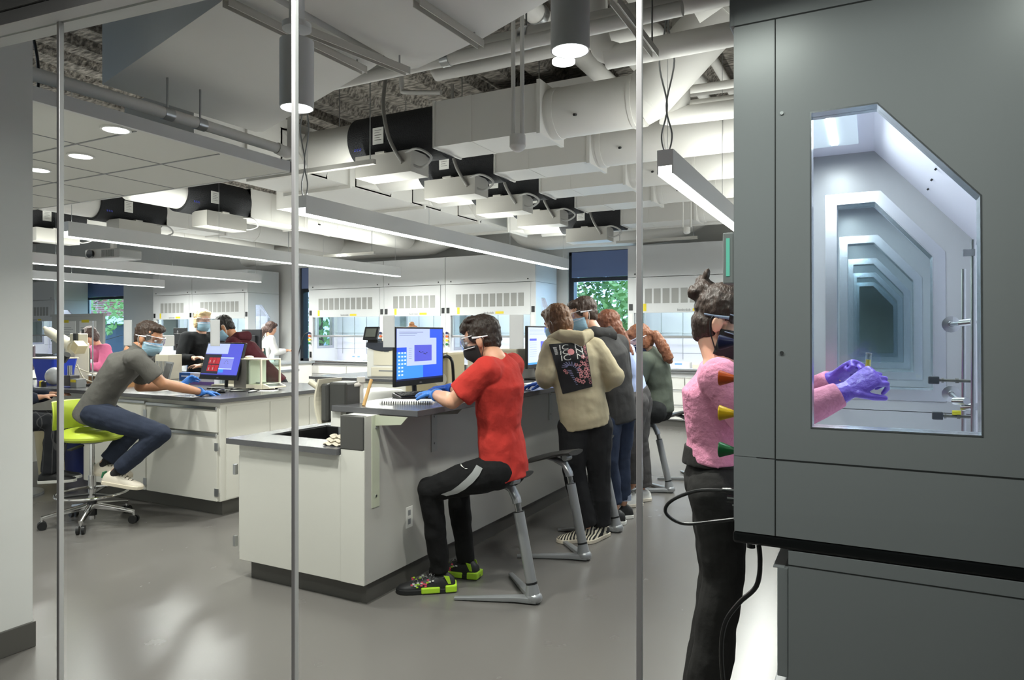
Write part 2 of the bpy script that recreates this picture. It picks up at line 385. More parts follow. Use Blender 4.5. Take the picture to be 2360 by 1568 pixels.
p=at(1299,145,3.3); t=thing('disc_light','small glowing oval disc light just under the top centre cylinder downlight','ceiling light',p,0)
MB().lathe([(0.001,0),(.055,0),(.055,.012),(.001,.012)],(0,0,0)).build('lens',LAMP,t); MB().cyl((0,0,.012),(0,0,.6),.008).build('stem',HOUS,t)
def sensor(px,py,d,gap,label):
    p=at(px,py,d); t=thing('ceiling_sensor',label,'sensor',p,0,'dome sensors on twin pipes')
    MB().lathe([(.001,-.028),(.02,-.026),(.036,-.014),(.044,0),(.044,.004)],(0,0,0)).build('dome',WHITE,t,smooth=True)
    MB().lathe([(.04,.004),(.043,.004),(.043,.06),(.001,.062)],(0,0,0)).build('collar',DUCTM,t,smooth=True)
    for s_ in(-1,1): MB().cyl((s_*gap*cA,s_*gap*sA,.06),(s_*gap*cA,s_*gap*sA,1.6),.0115).build('pipe',DUCTM,t,smooth=True)
sensor(1193,338,3.7,.024,'round white dome sensor on twin pipes in front of the first grey duct box')
sensor(1583,535,8.75,.05,'distant round white dome sensor on twin pipes below the right pendant lamp')
# ---------------------------------------------------------------- ducts and pipes overhead
RUB=mat('black_foam_insulation','26272a',.75,bump=.8,bscale=90); LABEL=PAPER
def sticker(mb,c,nrm,up,w,h):
    n_=V(nrm).normalized(); R=basis(V(up).cross(n_),V(up)); return mb.cbox(c,(w,h,.002),R)
def vav(x0,yc,zc,label,rot=0,full=True,run=3.4):
    """air box: insulated black inlet, control box below, sheet-metal attenuator, round run-out. Local +X is downstream"""
    t=thing('air_terminal_unit',label,'air duct unit',(x0,yc,zc),rot,'ceiling air terminal units')
    MB().cyl((.0,0,0),(.94,0,0),.235,n=36).build('insulated_inlet',RUB,t,smooth=True)
    MB().cyl((-.62,0,0),(.0,0,0),.20,n=32).build('inlet_duct',DUCTM,t,smooth=True)
    q=MB(); q.add([(-.75,-.3,-.17),(-.75,.3,-.17),(-.75,.3,.17),(-.75,-.3,.17)]+[( -.6,.205*math.cos(a*PI/8),.205*math.sin(a*PI/8)) for a in range(16)],
        [(0,1,4+14),(1,2,4+2),(2,3,4+6),(3,0,4+10)]+[(0,4+k,4+k-1) for k in(11,12,13,14)]+[(1,4+(k+1)%16,4+k%16) for k in(14,15,16,17)]+[(2,4+k+1,4+k) for k in(2,3,4,5)]+[(3,4+k+1,4+k) for k in(6,7,8,9)])
    q.box(-.77,-.75,-.32,.32,-.19,.19); q.build('transition',DUCTM,t)
    MB().box(.94,1.96,-.215,.215,-.19,.20).box(.94,.96,-.225,.225,-.20,.21).box(1.94,1.97,-.24,.24,-.21,.22).box(1.3,1.325,-.219,.219,-.194,.204).build('attenuator_box',DUCTM,t)
    MB().cyl((1.96,0,0),(run,0,0),.2,n=36).cyl((2.0,0,0),(2.05,0,0),.207,n=36).cyl((2.66,0,0),(2.69,0,0),.208,n=36).build('runout_duct',DUCTM,t,smooth=True)
    MB().cyl((2.25,-.18,-.09),(2.25,-.215,-.1),.011).build('test_plug',BLACK,t)
    for hx in(-.3,1.1,1.85): MB().cyl((hx,.0,.19),(hx,.0,.785),.005,n=8).build('hanger_rod',STEEL,t)
    c=MB().box(.17,.78,-.32,-.05,-.40,-.21).box(.40,.5,-.33,-.2,-.21,-.195).build('control_box',mat('galvanised_sheet','bdbab3',.5,.2),t)
    MB().tube([(.62,-.28,-.25),(.85,-.34,-.22),(.98,-.3,-.3),(.84,-.25,-.36),(.72,-.3,-.3)],.011).build('control_cable',mat('grey_cable','b4b3b0',.5),t)
    if full: MB().tube([(.7,-.33,-.32),(.58,-.36,-.1),(.5,-.34,.2),(.5,-.3,.5),(.5,-.3,.75)],.017,n=10).build('flexible_conduit',mat('grey_conduit','9c9a96',.45,.5),t)
    s=MB(); R=basis((1,0,0),(0,0,1)); s.cbox((.36,-.236,-.02),(.12,.15,.004),R); l=s.build('label',LABEL,t)
    s=MB().use(mat('label_print','6a6a6a',.8)); 
    for k in range(5): s.cbox((.36-.01*(k%2),-.239,.03-.022*k),(.075-.02*(k%2),.003,.002),R)
    s.build('print_lines',None,l)
    s=MB()
    for k in range(3): s.cbox((.08+.03*k,-.215,-.11),(.016,.03,.003),basis((1,0,0),(0,.35,1)))
    s.build('blue_mark',mat('mark_blue','5a62c8',.6),t)
    return t
vl=['nearest air unit with black foam inlet, above the centre of the lab','second air unit from the front in the right-hand row','third air unit from the front in the right-hand row','fourth air unit, small, in the right-hand row','farthest air unit in the right-hand row, close to the far hoods']
for i,y in enumerate((5.18,6.26,7.32,8.38,9.3)):
    vav(-4.30+(.0 if i<4 else .3),y,3.215 if i<4 else 3.1,vl[i],0,True,2.75 if i==0 else (5.2 if i<4 else 2.5))
# elbow and rising duct of the nearest unit
t=thing('rising_duct','wide grey round duct bending up at 45 degrees at top right','duct',(-1.55,5.18,3.215),0,None,True)
MB().cyl((-1.6,5.18,3.215),(-1.5,5.18,3.255),.2,n=36).cyl((-1.56,5.18,3.215),(-.62,5.18,4.1),.2,n=36).cyl((-.98,5.18,3.76),(-.96,5.18,3.78),.206,n=36).build('duct_tube',DUCTM,t,smooth=True)
t2=thing('round_duct','dark lit round duct crossing the top right corner above the rising duct','duct',(-.9,4.2,3.6),0,None,True)
MB().cyl((-1.05,4.35,3.55),(-.15,4.35,4.0),.2,n=32).build('duct_tube',DUCTM,t2,smooth=True)
lv=['black foam covered air unit under the soffit edge, left of the second glass joint','black foam covered air unit between its two neighbours at left','black foam covered air unit cut by the grey column at far left']
for i,x in enumerate((-7.58,-9.16,-10.9)):
    vav(x,5.62-.1*i,3.15,lv[i],PI/2,False,4.7)
# main trunk
t=thing('trunk_duct','wide flat rectangular supply duct with seamed white underside','duct',(-5.5,6.8,3.03),0,None,True)
MB().box(-5.98,-5.05,3.9,9.6,3.03,3.5).build('duct_body',DUCTM,t)
for y in(4.45,5.84,7.24,8.6,9.58): MB().box(-6.01,-5.02,y-.018,y+.018,2.995,3.52).build('flange',DUCTM,t)
t=thing('trunk_duct','second flat duct at left running beside the main trunk above the lamps','duct',(-7.0,7,3.1),0,None,True)
MB().box(-7.25,-6.15,6.9,9.9,3.12,3.45).build('duct_body',DUCTM,t)
t=thing('cross_duct','shadowed round duct running over the far hoods at the left of centre','duct',(-8,10.6,2.98),0,None,True)
MB().cyl((-12.2,10.75,3.08),(-7.3,10.75,3.08),.2,n=28).cyl((-7.3,10.75,3.08),(-6.4,10.4,3.25),.2,n=28).build('duct_tube',DUCTM,t,smooth=True)
t=thing('cross_duct','shadowed round duct above the window at right of centre','duct',(-4,10.7,2.95),0,None,True)
MB().loft(smooth_path([(-5.6,10.6,3.5),(-5.3,10.6,3.1),(-4.9,10.6,3.0),(-4.3,10.6,3.0),(-2.9,10.6,3.0),(-2.3,10.6,3.2)]),.17,n=28).build('duct_tube',DUCTM,t,smooth=True)
for i,x in enumerate((-9.4,-6.2)):
    pass
# large low ducts in front
def plate(name,label,poly,z0,z1):
    t=thing(name,label,'duct',(poly[0][0],poly[0][1],z0),0,None,True)
    MB().prism(poly,'z',z0,z1).build('duct_body',DUCTM,t); return t
D1=plate('wide_low_duct','huge shaded duct underside with a pointed corner at upper left',[(-4.06,2.51),(-4.02,3.63),(-3.98,3.655),(-2.5,3.065),(-2.36,3.0),(-2.36,2.04),(-2.58,2.13)],2.90,3.3)
D2=plate('wide_low_duct','pale wide duct underside cut by the top of the frame at centre',[(-2.34,1.75),(-2.34,3.2),(-2.28,3.215),(-1.77,3.05),(-1.05,2.72),(-1.05,1.75)],2.92,3.35)
STRUT=mat('strut_channel','c5c2bb',.45,.3)
def strut(pa,pb,z,label):
    a=at(pa[0],pa[1],(z-EYE)*FPX/(768-pa[1])); b=at(pb[0],pb[1],(z-EYE)*FPX/(768-pb[1]))
    if a.y<1.6: a=b+(a-b)*((b.y-1.6)/(b.y-a.y))
    t=thing('strut_channel',label,'support channel',a,0,'slotted strut channels',True)
    d=(b-a).normalized(); s=V((d.y,-d.x,0))
    m=MB().bar(a-s*.018,b-s*.018,.004,.036).bar(a+s*.018,b+s*.018,.004,.036).bar(a+V((0,0,.018)),b+V((0,0,.018)),.04,.004)
    m.build('channel',STRUT,t)
    m=MB(); L=(b-a).length
    for k in range(int(L/.12)): m.ell(a+d*(.06+.12*k)-s*.021,(.004,.004,.004),nu=6,nv=4)
    m.build('rivet',BLACK,t,kind='stuff')
    MB().cyl(b-d*.06+V((0,0,.01)),b-d*.06+V((0,0,1.2)),.005,n=8).build('hanger_rod',STEEL,t)
strut((520,5),(840,163),2.86,'slotted strut under the huge shaded duct, near the left cylinder downlight')
strut((700,70),(940,165),2.85,'plain strut ending beside the flexible conduit')
strut((960,5),(1108,103),2.88,'slotted strut on the pale duct underside at top centre')
strut((1415,0),(1510,125),2.95,'slotted strut at top right crossing the third glass joint')
# pipes
def pipe(name,label,pts,r,group='insulated pipes overhead',clips=()):
    t=thing(name,label,'pipe',pts[0],0,group,True)
    MB().loft(smooth_path(pts,8) if len(pts)>2 else pts,r,n=20).build('pipe_run',DUCTM,t,smooth=True)
    for c in clips:
        MB().loft([V(c)+V((0,.03*k,0)) for k in(-1,1)] if abs((V(pts[-1])-V(pts[0])).y)>abs((V(pts[-1])-V(pts[0])).x) else [V(c)+V((.03*k,0,0)) for k in(-1,1)],r*1.12,n=20).build('pipe_clamp',STEEL,t,smooth=True)
        MB().cyl(c,(c[0],c[1],3.98),.006,n=8).build('hanger_rod',STEEL,t)
    return t
def zp(px,py,z): return at(px,py,(z-EYE)*FPX/(768-py))
a=zp(930,150,3.25); pipe('insulated_pipe','thick white insulated pipe running across behind the big low ducts',[(a.x-1.0,a.y,3.25),(1.2,a.y,3.25)],.062,clips=[(-1.9,a.y,3.25)])
a=zp(1040,135,3.16); pipe('insulated_pipe','second white pipe close under the thick crossing pipe',[(a.x-2.2,a.y,3.16),(-.9,a.y,3.16)],.04,clips=[(-2.4,a.y,3.16)])
a=zp(1180,135,3.5); pipe('insulated_pipe','grey pipe with an elbow behind the left sensor pipes',[(a.x-.7,a.y,3.95),(a.x-.68,a.y,3.55),(a.x-.5,a.y,3.5),(a.x+.9,a.y,3.5),(a.x+1.1,a.y+.2,3.5),(a.x+1.15,a.y+1.2,3.5)],.055)
a=zp(1600,95,3.15); pipe('insulated_pipe','thick white pipe with a drop elbow in front of the rising duct',[(a.x-.62,a.y,3.9),(a.x-.6,a.y,3.3),(a.x-.5,a.y,3.17),(a.x-.3,a.y,3.15),(1.2,a.y,3.15)],.07)
for i,(x,z,r,lb) in enumerate(((-2.05,3.62,.075,'leftmost'),(-1.78,3.72,.06,'middle'),(-1.5,3.8,.05,'rightmost'),(-1.25,3.85,.04,'thinnest'))):
    pipe('insulated_pipe',lb+' of the four white pipes running back to the deck beside the cylinder downlight',[(x,2.6,z),(x,8.6,z)],r,clips=[(x,4.3,z)])
pipe('insulated_pipe','thin white pipe running across the far end below the air units',[(-4.6,9.85,2.98),(-.6,9.85,2.98)],.045,clips=[(-3.0,9.85,2.98)])
for i,(py,z,r) in enumerate(((205,3.35,.032),(243,3.28,.045),(262,3.12,.07),(215,3.6,.03))):
    a=zp(1600,py,z); pipe('insulated_pipe',['thin upper','middle bent','thick lower','small rear'][i]+' pipe in the cluster at right edge below the rising duct',[(a.x-.1,a.y,3.95),(a.x-.1,a.y,z+.12),(a.x,a.y,z),(1.4,a.y,z)],r)
x=-3.62; pipe('insulated_pipe','grey pipe with couplings lying along the soffit edge',[(x-.02,1.55,2.68),(x,2.4,2.69),(x,3.45,2.69)],.034,clips=[(x,2.62,2.69),(x,2.84,2.69)])
t=thing('insulated_pipe','vertical grey pipe dropping behind the left cylinder downlight','pipe',(x+.02,3.55,2.69),0,'insulated pipes overhead',True)
MB().loft(smooth_path([(x,3.45,2.69),(x+.01,3.56,2.69),(x+.02,3.58,2.85),(x+.02,3.58,3.9)]),.04,n=18).build('pipe_run',DUCTM,t,smooth=True)
pipe('conduit_pipe','slim white conduit dropping with an elbow onto the nearest duct box',[(-3.72,5.0,3.95),(-3.72,5.0,3.62),(-3.66,5.0,3.56),(-3.3,5.0,3.5)],.02,None)
for (xa,ya,xb,yb,z,lb) in((-5.2,4.6,-3.7,4.6,2.86,'beside the left cylinder downlight'),(-8.4,8.2,-6.6,8.2,2.62,'over the left bench, holding the projector'),(-3.4,9.9,-2.2,9.9,2.78,'under the far shaded duct at right')):
    t=thing('strut_channel','horizontal trapeze strut '+lb,'support channel',(xa,ya,z),0,'trapeze struts',True)
    MB().bar((xa,ya,z),(xb,yb,z),.04,.04).build('channel',STRUT,t)
    for x_ in(xa+.05,xb-.05): MB().cyl((x_,ya,z),(x_,ya,3.98),.005,n=8).build('hanger_rod',STEEL,t)
t=thing('ceiling_panel_box','large flat white air box hung below the sprayed deck behind the sensor pipes','air duct',(-3.2,6.5,3.6),0,None,True)
MB().box(-3.7,-2.2,6.1,7.4,3.6,3.85).build('duct_body',DUCTM,t)
# dark loose cables by the soffit
for i,(x,y) in enumerate(((-4.2,2.1),(-4.45,2.0))):
    tag(MB().tube([(x-.5,y,3.5),(x-.1,y,3.4),(x,y+.1,3.1),(x-.05,y+.15,2.8),(x-.2,y+.1,2.66)],.008).build('hanging_cable',CORD),['outer','inner'][i]+' looping dark cable in the void above the soffit','cable','looping cables above the soffit')
# steel beams, fire-proofed
# projector hung over the left bench
p=at(262,588,10.2); t=thing('projector','grey ceiling projector hung over the left benches','projector',p,.15)
MB().box(-.33,.33,-.2,.2,-.07,.07).build('body',mat('projector_grey','a9a9a7',.5),t,bev=.02)
MB().cyl((-.2,-.2,0),(-.2,-.235,0),.06,n=24).build('lens',BLACK,t,smooth=True)
v=MB(); 
for k in range(12): v.box(.0+.02*k,.008+.02*k,-.206,-.199,-.05,.05)
v.build('vent_slats',GREY,t)
MB().box(-.2,.2,-.1,.1,.07,.085).box(-.03,.03,-.03,.03,.085,1.48).build('mount',DUCTM,t)
# ---------------------------------------------------------------- fume hoods
LINER=mat('hood_liner','dcdce8',.35); GRIL=mat('vent_grille','a3a3a0',.6); SASHG=glass('sash_glass','eef6f4',.8)
SIDEG=glass('side_window_glass','f4f7f8',.5)
SHADEDH=mat('shaded_hood_enamel','97999c',.3,noise_amt=.015,nscale=2)  # white hood enamel greyed: shade on the foreground row is put into the colour
POLY=[(.202,1.158),(.597,1.161),(.594,1.763),(.365,2.029),(.20,2.028)]
def grow(poly,d):
    cy=sum(p[0] for p in poly)/5; cz=sum(p[1] for p in poly)/5; n=len(poly); out=[]
    for i in range(n):
        a,b,c=poly[i-1],poly[i],poly[(i+1)%n]
        def off(p,q):
            t=V((q[0]-p[0],q[1]-p[1])); t.normalize(); nn=V((t.y,-t.x)); 
            m=V(((p[0]+q[0])/2-cy,(p[1]+q[1])/2-cz))
            if nn.dot(m)<0: nn=-nn
            return V(p)+nn*d,t
        p1,t1=off(a,b); p2,t2=off(b,c)
        den=t1.x*t2.y-t1.y*t2.x; s=((p2.x-p1.x)*t2.y-(p2.y-p1.y)*t2.x)/den
        out.append((p1.x+t1.x*s,p1.y+t1.y*s))
    return out
def side_panel(mb,x0,x1,D,z0,z1):
    """flat panel in the y-z plane with the five-sided window cut out of it"""
    o=[(.0,z0),(D,z0),(D,1.763),(D,z1),(0,z1)]
    mb.ringplate(o,POLY,'x',x0,x1)
KN=[('navy','23264f'),('orange','c8591c'),('yellow','e0bf1d'),('green','1d6b3a')]
KM=[mat('knob_'+a,b,.3) for a,b in KN]
def hood(name,label,loc,w,rz=0,big=False,group='fume hoods',numbers=(),open_=False,tagx=.25,lights=True,base=True):
    HW=SHADEDH if big else HOODW
    t=thing(name,label,'fume hood',loc,rz,group); D=.85; CZ=.85; T=.07
    bd=MB().use(HW)
    for xa,xb in((0,T),(w-T,w)):
        m=MB(); side_panel(m,xa,xb,D,1.067 if big else CZ,2.302 if big else 2.28); k=len(bd.v); bd.add(m.v,m.f)
        if big: bd.box(xa,xb,0,D,CZ,1.064)
        bd.box(xa,xb,0,D,2.306 if big else 2.284,2.77)
    bd.box(T,w-T,D-.03,D,CZ,2.77).box(T,w-T,.0,D,2.74,2.77)
    s=bd.build('shell',None,t)
    SZ=2.302 if big else 2.28
    if big:
        g=MB().use(DARK).box(w-.004,w+.0005,.109,.1125,CZ,SZ).box(w-.004,w+.0006,0,D,SZ-.0005,SZ+.0035).box(w-.004,w+.0006,.1125,D,1.063,1.067).build('seam_line',None,s)
        for z in(2.035,1.365):
            MB().cyl((w,.128,z),(w+.004,.128,z),.005,n=12).build('screw',STEEL,s)
    # front header panels
    MB().box(.004,w-.004,-.015,.03,SZ+.004,2.77).build('upper_panel',HW,t,bev=.003)
    MB().box(.1,w-.1,-.015,.03,1.73,SZ-.003).build('header_panel',HW,t,bev=.003)
    m=MB(); 
    for x in(.12,w-.14): m.cyl((x,-.016,SZ+.05),(x,-.02,SZ+.05),.013,n=12)
    m.build('latch',BLACK,t)
    n=max(4,int((w-.4)/.137)); x=(w-n*.137)/2+.02
    for k in range(n): MB().box(x+k*.137,x+k*.137+.105,-.018,-.012,1.875,2.10).build('vent_grille',GRIL,t)
    # front posts
    for xa,xb,nm in((0,.1,'left'),(w-.1,w,'right')):
        p=MB().box(xa+.001,xb-.001,-.002,.06,CZ+.03,SZ-.003).build('front_post',HW,t)
        xm=(xa+xb)/2
        if not big: MB().box(xm-.03,xm+.03,-.008,0,1.77,1.87).build('gauge_plate',BLACK,p); MB().box(xm-.028,xm+.028,-.006,0,1.58,1.72).build('switch_plate',WHITE,p)
        zs=(1.392,1.285,1.18,1.07) if big else (1.42,1.36,1.29,1.22)
        xk=(w-.067) if big else xm
        for z,km,(kn,_) in zip(zs,KM,KN):
            if big: kb=MB().lathe([(.001,.056),(.022,.056),(.0235,.053),(.010,.012),(.010,.0),(.001,0)],(xk,0,z),n=20,R=Matrix.Rotation(PI/2,3,'X')).build('valve_knob',km,p,smooth=True,label=kn+' cone-shaped valve knob')
            else: MB().lathe([(.001,.05),(.024,.05),(.02,.02),(.012,0),(.001,0)],(xk,0,z),n=12,R=Matrix.Rotation(PI/2,3,'X')).build('valve_knob',km,p,smooth=True)
        MB().box(xm-.025,xm+.025,-.006,0,.93,1.05).build('socket_plate',BLACK if not big else WHITE,p)
    # worktop and airfoil
    MB().box(0,w,-.005,D,CZ-.035,CZ).build('worktop',mat('black_worktop','111315',.25) if big else mat('grey_worktop','8a8c8e',.3),t,bev=.008)
    if not big: MB().box(.09,w-.09,-.03,.05,CZ,CZ+.03).build('airfoil',STEEL,t,bev=.008)
    # liner
    l=MB().box(T,w-T,.75,.765,CZ,1.80).add([(T,.36,2.26),(w-T,.36,2.26),(w-T,.765,1.80),(T,.765,1.80),(T,.37,2.27),(w-T,.37,2.27),(w-T,.775,1.81),(T,.775,1.81)],[(0,1,2,3),(4,7,6,5),(0,4,5,1),(1,5,6,2),(2,6,7,3),(3,7,4,0)])
    l.box(T,w-T,.03,.38,2.26,2.27).box(T,w-T,.0,.75,CZ,CZ+.006); l=l.build('liner',LINER,t)
    m=MB()
    for k in range(7): m.cyl((T+.2+k*.2,.559,2.03),(T+.2+k*.2,.564,2.025),.006,n=8)
    m.build('baffle_hole',BLACK,l,kind='stuff') if big else None
    lp=MB().use(mat('hood_light_panel','c9d3dc',.5,emit=.5)).box(w*.2,w*.8,.12,.30,2.24,2.259).use(mat('hood_tube','ffffff',.5,emit=14)).box(w*.22,w*.78,.195,.22,2.236,2.2405)
    lp.build('light_panel',None,t)
    if lights:
        a=area('hood_lamp',(0,0,0),(w*.55,.1),18 if big else 13,DOWN,(.93,.95,1)); a.parent=t; a.location=(w/2,.2,2.23)
    # side windows: metal rings and panes
    for xa,xb in((0,T),(w-T,w)):
        wi=MB(); inner=[p for p in POLY]; wi.ringplate(POLY,grow(POLY,-.004),'x',xa-.001,xb+.001)
        xin=xb if xa==0 else xa; sg=.004 if xa==0 else -.004
        wi.ringplate(grow(POLY,.045),POLY,'x',xin-abs(sg)*0,xin+sg)
        wi=wi.build('side_window_frame',ALU,t)
        xp=(xa+T*.62) if xa==0 else xa+T*.38
        MB().prism(grow(POLY,-.004),'x',xp-.003,xp+.003).build('side_window_pane',SIDEG,wi)
    # sash
    zb=1.36
    sa=MB().box(.1,w-.1,.03,.055,zb-.02,zb+.02).box(.1,.125,.03,.055,zb,1.75).box(w-.125,w-.1,.03,.055,zb,1.75).build('sash_frame',ALU if big else STEEL,t,bev=.003)
    MB().box(.12,w-.12,.04,.044,zb,1.74).build('sash_pane',SASHG,sa)
    # lattice rods
    m=MB(); 
    n=max(3,int(w/.3)); yy=.64
    for k in range(1,n): m.cyl((w*k/n,yy,CZ+.15),(w*k/n,yy,1.95),.0055,n=8)
    for z in(1.1,1.42): m.cyl((T+.05,yy,z),(w-T-.05,yy,z),.0055,n=8)
    for k in range(1,n): m.cyl((w*k/n,yy,1.42),(w*k/n,.75,1.42),.005,n=8); m.ell((w*k/n,yy,1.42),(.014,.014,.014),nu=8,nv=6)
    if not big: m.build('lattice_rods',STEEL,t,smooth=True)
    # markings
    if not big:
        text('bedcolab',.055,(w/2,-.0165,1.768),FRONT,mat('logo_grey','6e6f70',.5),t)
        MB().box(w/2+.13,w/2+.29,-.0172,-.0155,1.75,1.79).build('yellow_sticker',YEL,t)
        MB().box(tagx,tagx+.05,-.0175,-.0155,1.755,1.87).build('yellow_tag',YEL,t)
    # base cabinet
    if base:
        fy=.115 if big else .03
        b=MB().box(0.0,w,fy+.03,D,.1,CZ-.037).use(TOE); b.mats=[HW,TOE]; b.m=[0]*len(b.m); b.cur=1; b.box(0.02,w-.02,fy+.07,D,0,.1)
        b=b.build('base_cabinet',None,t)
        if big:
            MB().use(DARK).box(w-.003,w+.0006,fy+.03,D,CZ-.078,CZ-.075).build('seam_line',None,b)
        cols=2 if w>1.0 else 1
        for c in range(cols):
            xa,xb=c*w/cols+.008,(c+1)*w/cols-.008
            zz=[(.12,.33),(.34,.56),(.57,.77)] if (numbers or big) else [(.12,.60),(.62,.80)]
            if big: zz=[(.12,.44),(.455,.78)]
            for i,(za,zb_) in enumerate(zz):
                d=MB().box(xa,xb,fy,fy+.028,za,zb_-.02).box(xa,xb,fy-.012,fy+.02,zb_-.022,zb_-.018).build('drawer' if (numbers or big or i) else 'door',WHITE if not big else HW,b,bev=.002)
                if not big: MB().cyl(((xa+xb)/2-.1,fy-.001,zb_-.06),((xa+xb)/2-.1,fy-.012,zb_-.06),.011,n=10).build('lock',STEEL,d) if d.parent.parent is None else None
        if numbers:
            for k,s_ in enumerate(numbers):
                z=.72-.21*k; text(s_,.05,(w/cols*.5-.15+.12,fy-.0015,z),FRONT,mat('number_grey','4a4a4c',.5),t); MB().cyl((w/4-.12,fy,z),(w/4-.12,fy-.006,z),.014,n=10).build('lock',STEEL,t)
    return t
W1=1.6
h1=hood('fume_hood','huge fume hood side greyed for shade in the right foreground with a bright five-sided window',(-.352,2.06+W1,0),W1,-PI/2,True,'fume hoods in the right-hand row')
hl=['second fume hood in the right-hand row, seen through the foreground hood window','third fume hood in the right-hand row, seen through two hood windows','fourth fume hood in the right-hand row, small nested window frame','fifth fume hood in the right-hand row, smallest nested window frame']
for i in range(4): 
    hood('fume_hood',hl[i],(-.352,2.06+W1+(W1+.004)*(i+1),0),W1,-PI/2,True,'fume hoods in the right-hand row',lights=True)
# things on the foreground hood
PX=-.352
t=thing('hood_monitor','slim grey airflow display with a green light bar on the foreground hood post','display',(PX-.001,2.10,1.57),0,None,True)
MB().box(PX-.034,PX-.002,2.065,2.13,1.563,1.712).build('case',GREY,t,bev=.004)
MB().box(PX-.024,PX-.014,2.063,2.066,1.585,1.695).build('light_bar',mat('green_bar','5fae9a',.5,emit=.6),t)
def cone_plug(z):
    pass
inside(MB().tube([(PX-.03,2.12,.95),(PX-.12,2.12,.94),(PX-.20,2.12,.90),(PX-.215,2.12,.86),(PX-.16,2.12,.835),(PX-.06,2.12,.855),(PX-.0,2.12,.87)],.0055),h1).build('power_cord',CORD,h1)
inside(MB().cyl((PX-.002,2.12,.95),(PX-.045,2.12,.95),.012,.008).cyl((PX-.002,2.12,.925),(PX-.03,2.12,.925),.011).cyl((PX-.002,2.12,.905),(PX-.015,2.12,.905),.011),h1).build('plug',BLACK,h1)
inside(MB().tube([(-.30,2.12,.84),(-.29,2.12,.76),(-.30,2.12,.68),(-.35,2.12,.62),(-.39,2.12,.55),(-.40,2.12,.45),(-.385,2.12,.3),(-.37,2.12,.15),(-.36,2.12,.006),(-.2,2.2,.006)],.007),h1).build('power_cord',CORD,h1)
inside(MB().cyl((-.315,2.12,.845),(-.315,2.12,.79),.012).cyl((-.335,2.13,.82),(-.305,2.13,.80),.014),h1).build('plug',BLACK,h1)
# vertical rods and clamps inside the foreground hood
def H(px,py,Y):
    l=(px-1180.)/FPX; r=V((cA*l-sA,sA*l+cA,(768.-py)/FPX)); k=Y/r.y; return V((r.x*k,r.y*k,EYE+r.z*k))
HPT=H
t=thing('rod_lattice','polished steel rod lattice with wall flanges inside the foreground hood','lab rack',H(2225,990,2.7),0,None,True)
a=H(2221,985,2.7); b=H(2221,620,2.7); c=H(2243,992,2.5); d=H(2243,552,2.5)
MB().cyl((a.x,a.y,.86),(a.x,a.y,b.z),.0065).cyl((c.x,c.y,.86),(c.x,c.y,d.z),.0065).build('upright_rod',STEEL,t,smooth=True)
for py,Yf in((748,3.0),(908,3.0)):
    f=H(2192,py,Yf); g=V((.255,2.6,f.z-.0)); m=MB()
    R=(g-f).to_track_quat('Z','Y').to_matrix()
    m.cyl(f,g+(g-f).normalized()*.02,.0065).lathe([(.001,0),(.03,0),(.03,.006),(.012,.01),(.010,.02),(.001,.02)],f,n=20,R=R); m.build('wall_flange',STEEL,t,smooth=True)
for (x0,y0,x1,y1) in((2200,925,2228,925),(2220,940,2252,938),(2215,745,2243,742)):
    a=H(x0,y0,2.6); b=H(x1,y1,2.55); MB().cyl(a,b,.011).build('boss_clamp',STEEL,t,smooth=True)
MB().cbox(H(2233,583,2.5),(.03,.02,.02)).cyl(H(2222,578,2.5),H(2245,577,2.5),.004).build('boss_clamp',STEEL,t)
for py,lb in((876,'upper'),(958,'lower')):
    y0=2.6; t=thing('rod_clamp',lb+' dark jawed rod clamp reaching left from the hood lattice','clamp',H(2240,py,y0),0,'rod clamps in the foreground hood',True)
    a=H(2150 if py>900 else 2140,py,y0); b=H(2240,py+ (3 if py<900 else 4),y0); m=MB()
    m.cyl(a+(b-a)*.1,b,.005).cyl(a+(b-a)*.62,a+(b-a)*.7,.008).cyl(a+(b-a)*.3,a+(b-a)*.35,.0085).build('shaft',mat('dull_steel','6b6b66',.45,.8),t,smooth=True)
    MB().cbox(a+(b-a)*.12,(.03,.022,.025)).cyl(a,a+(b-a)*.2,.006).build('jaw',mat('jaw_grey','3b4046',.6),t,bev=.003)
    if py>900: MB().cyl(a+(b-a)*.5+V((0,0,.012)),a+(b-a)*.72+V((0,0,.012)),.0075).build('grip',mat('grip_yellow','d9d12a',.5),t)
# round ports at the hood floor
m=MB()
for px in(1927,1984,2040,2097): m.cyl((H(px,985,2.5).x,2.6,.856),(H(px,985,2.5).x,2.6,.859),.028,n=20)
tag(m.build('port_covers',mat('port_white','c9ccd2',.4)),'round port covers in the floor of the foreground hood','covers')
# ---- the row along the window wall
YH=10.35
hood('fume_hood','wide fume hood right of the window, with numbered drawers below',(-3.37,YH,0),1.75,0,False,'fume hoods along the window wall',('102','103','104'))
hood('fume_hood','wide fume hood behind the red shirt person, rightmost of the middle three',(-6.735,YH,0),1.78,0,False,'fume hoods along the window wall')
hood('fume_hood','narrow fume hood in the middle of the three behind the tall monitor',(-8.105,YH,0),1.365,0,False,'fume hoods along the window wall')
hood('fume_hood','fume hood behind the printer, leftmost of the middle three',(-9.985,YH,0),1.875,0,False,'fume hoods along the window wall')
hood('fume_hood','wide fume hood behind the blonde person at left',(-13.45,YH,0),1.755,0,False,'fume hoods along the window wall')
hood('fume_hood','narrow fume hood left of the one behind the blonde person',(-14.80,YH,0),1.345,0,False,'fume hoods along the window wall')
hood('fume_hood','fume hood at far left beside the glass joint',(-20.5,YH,0),1.75,0,False,'fume hoods along the window wall')
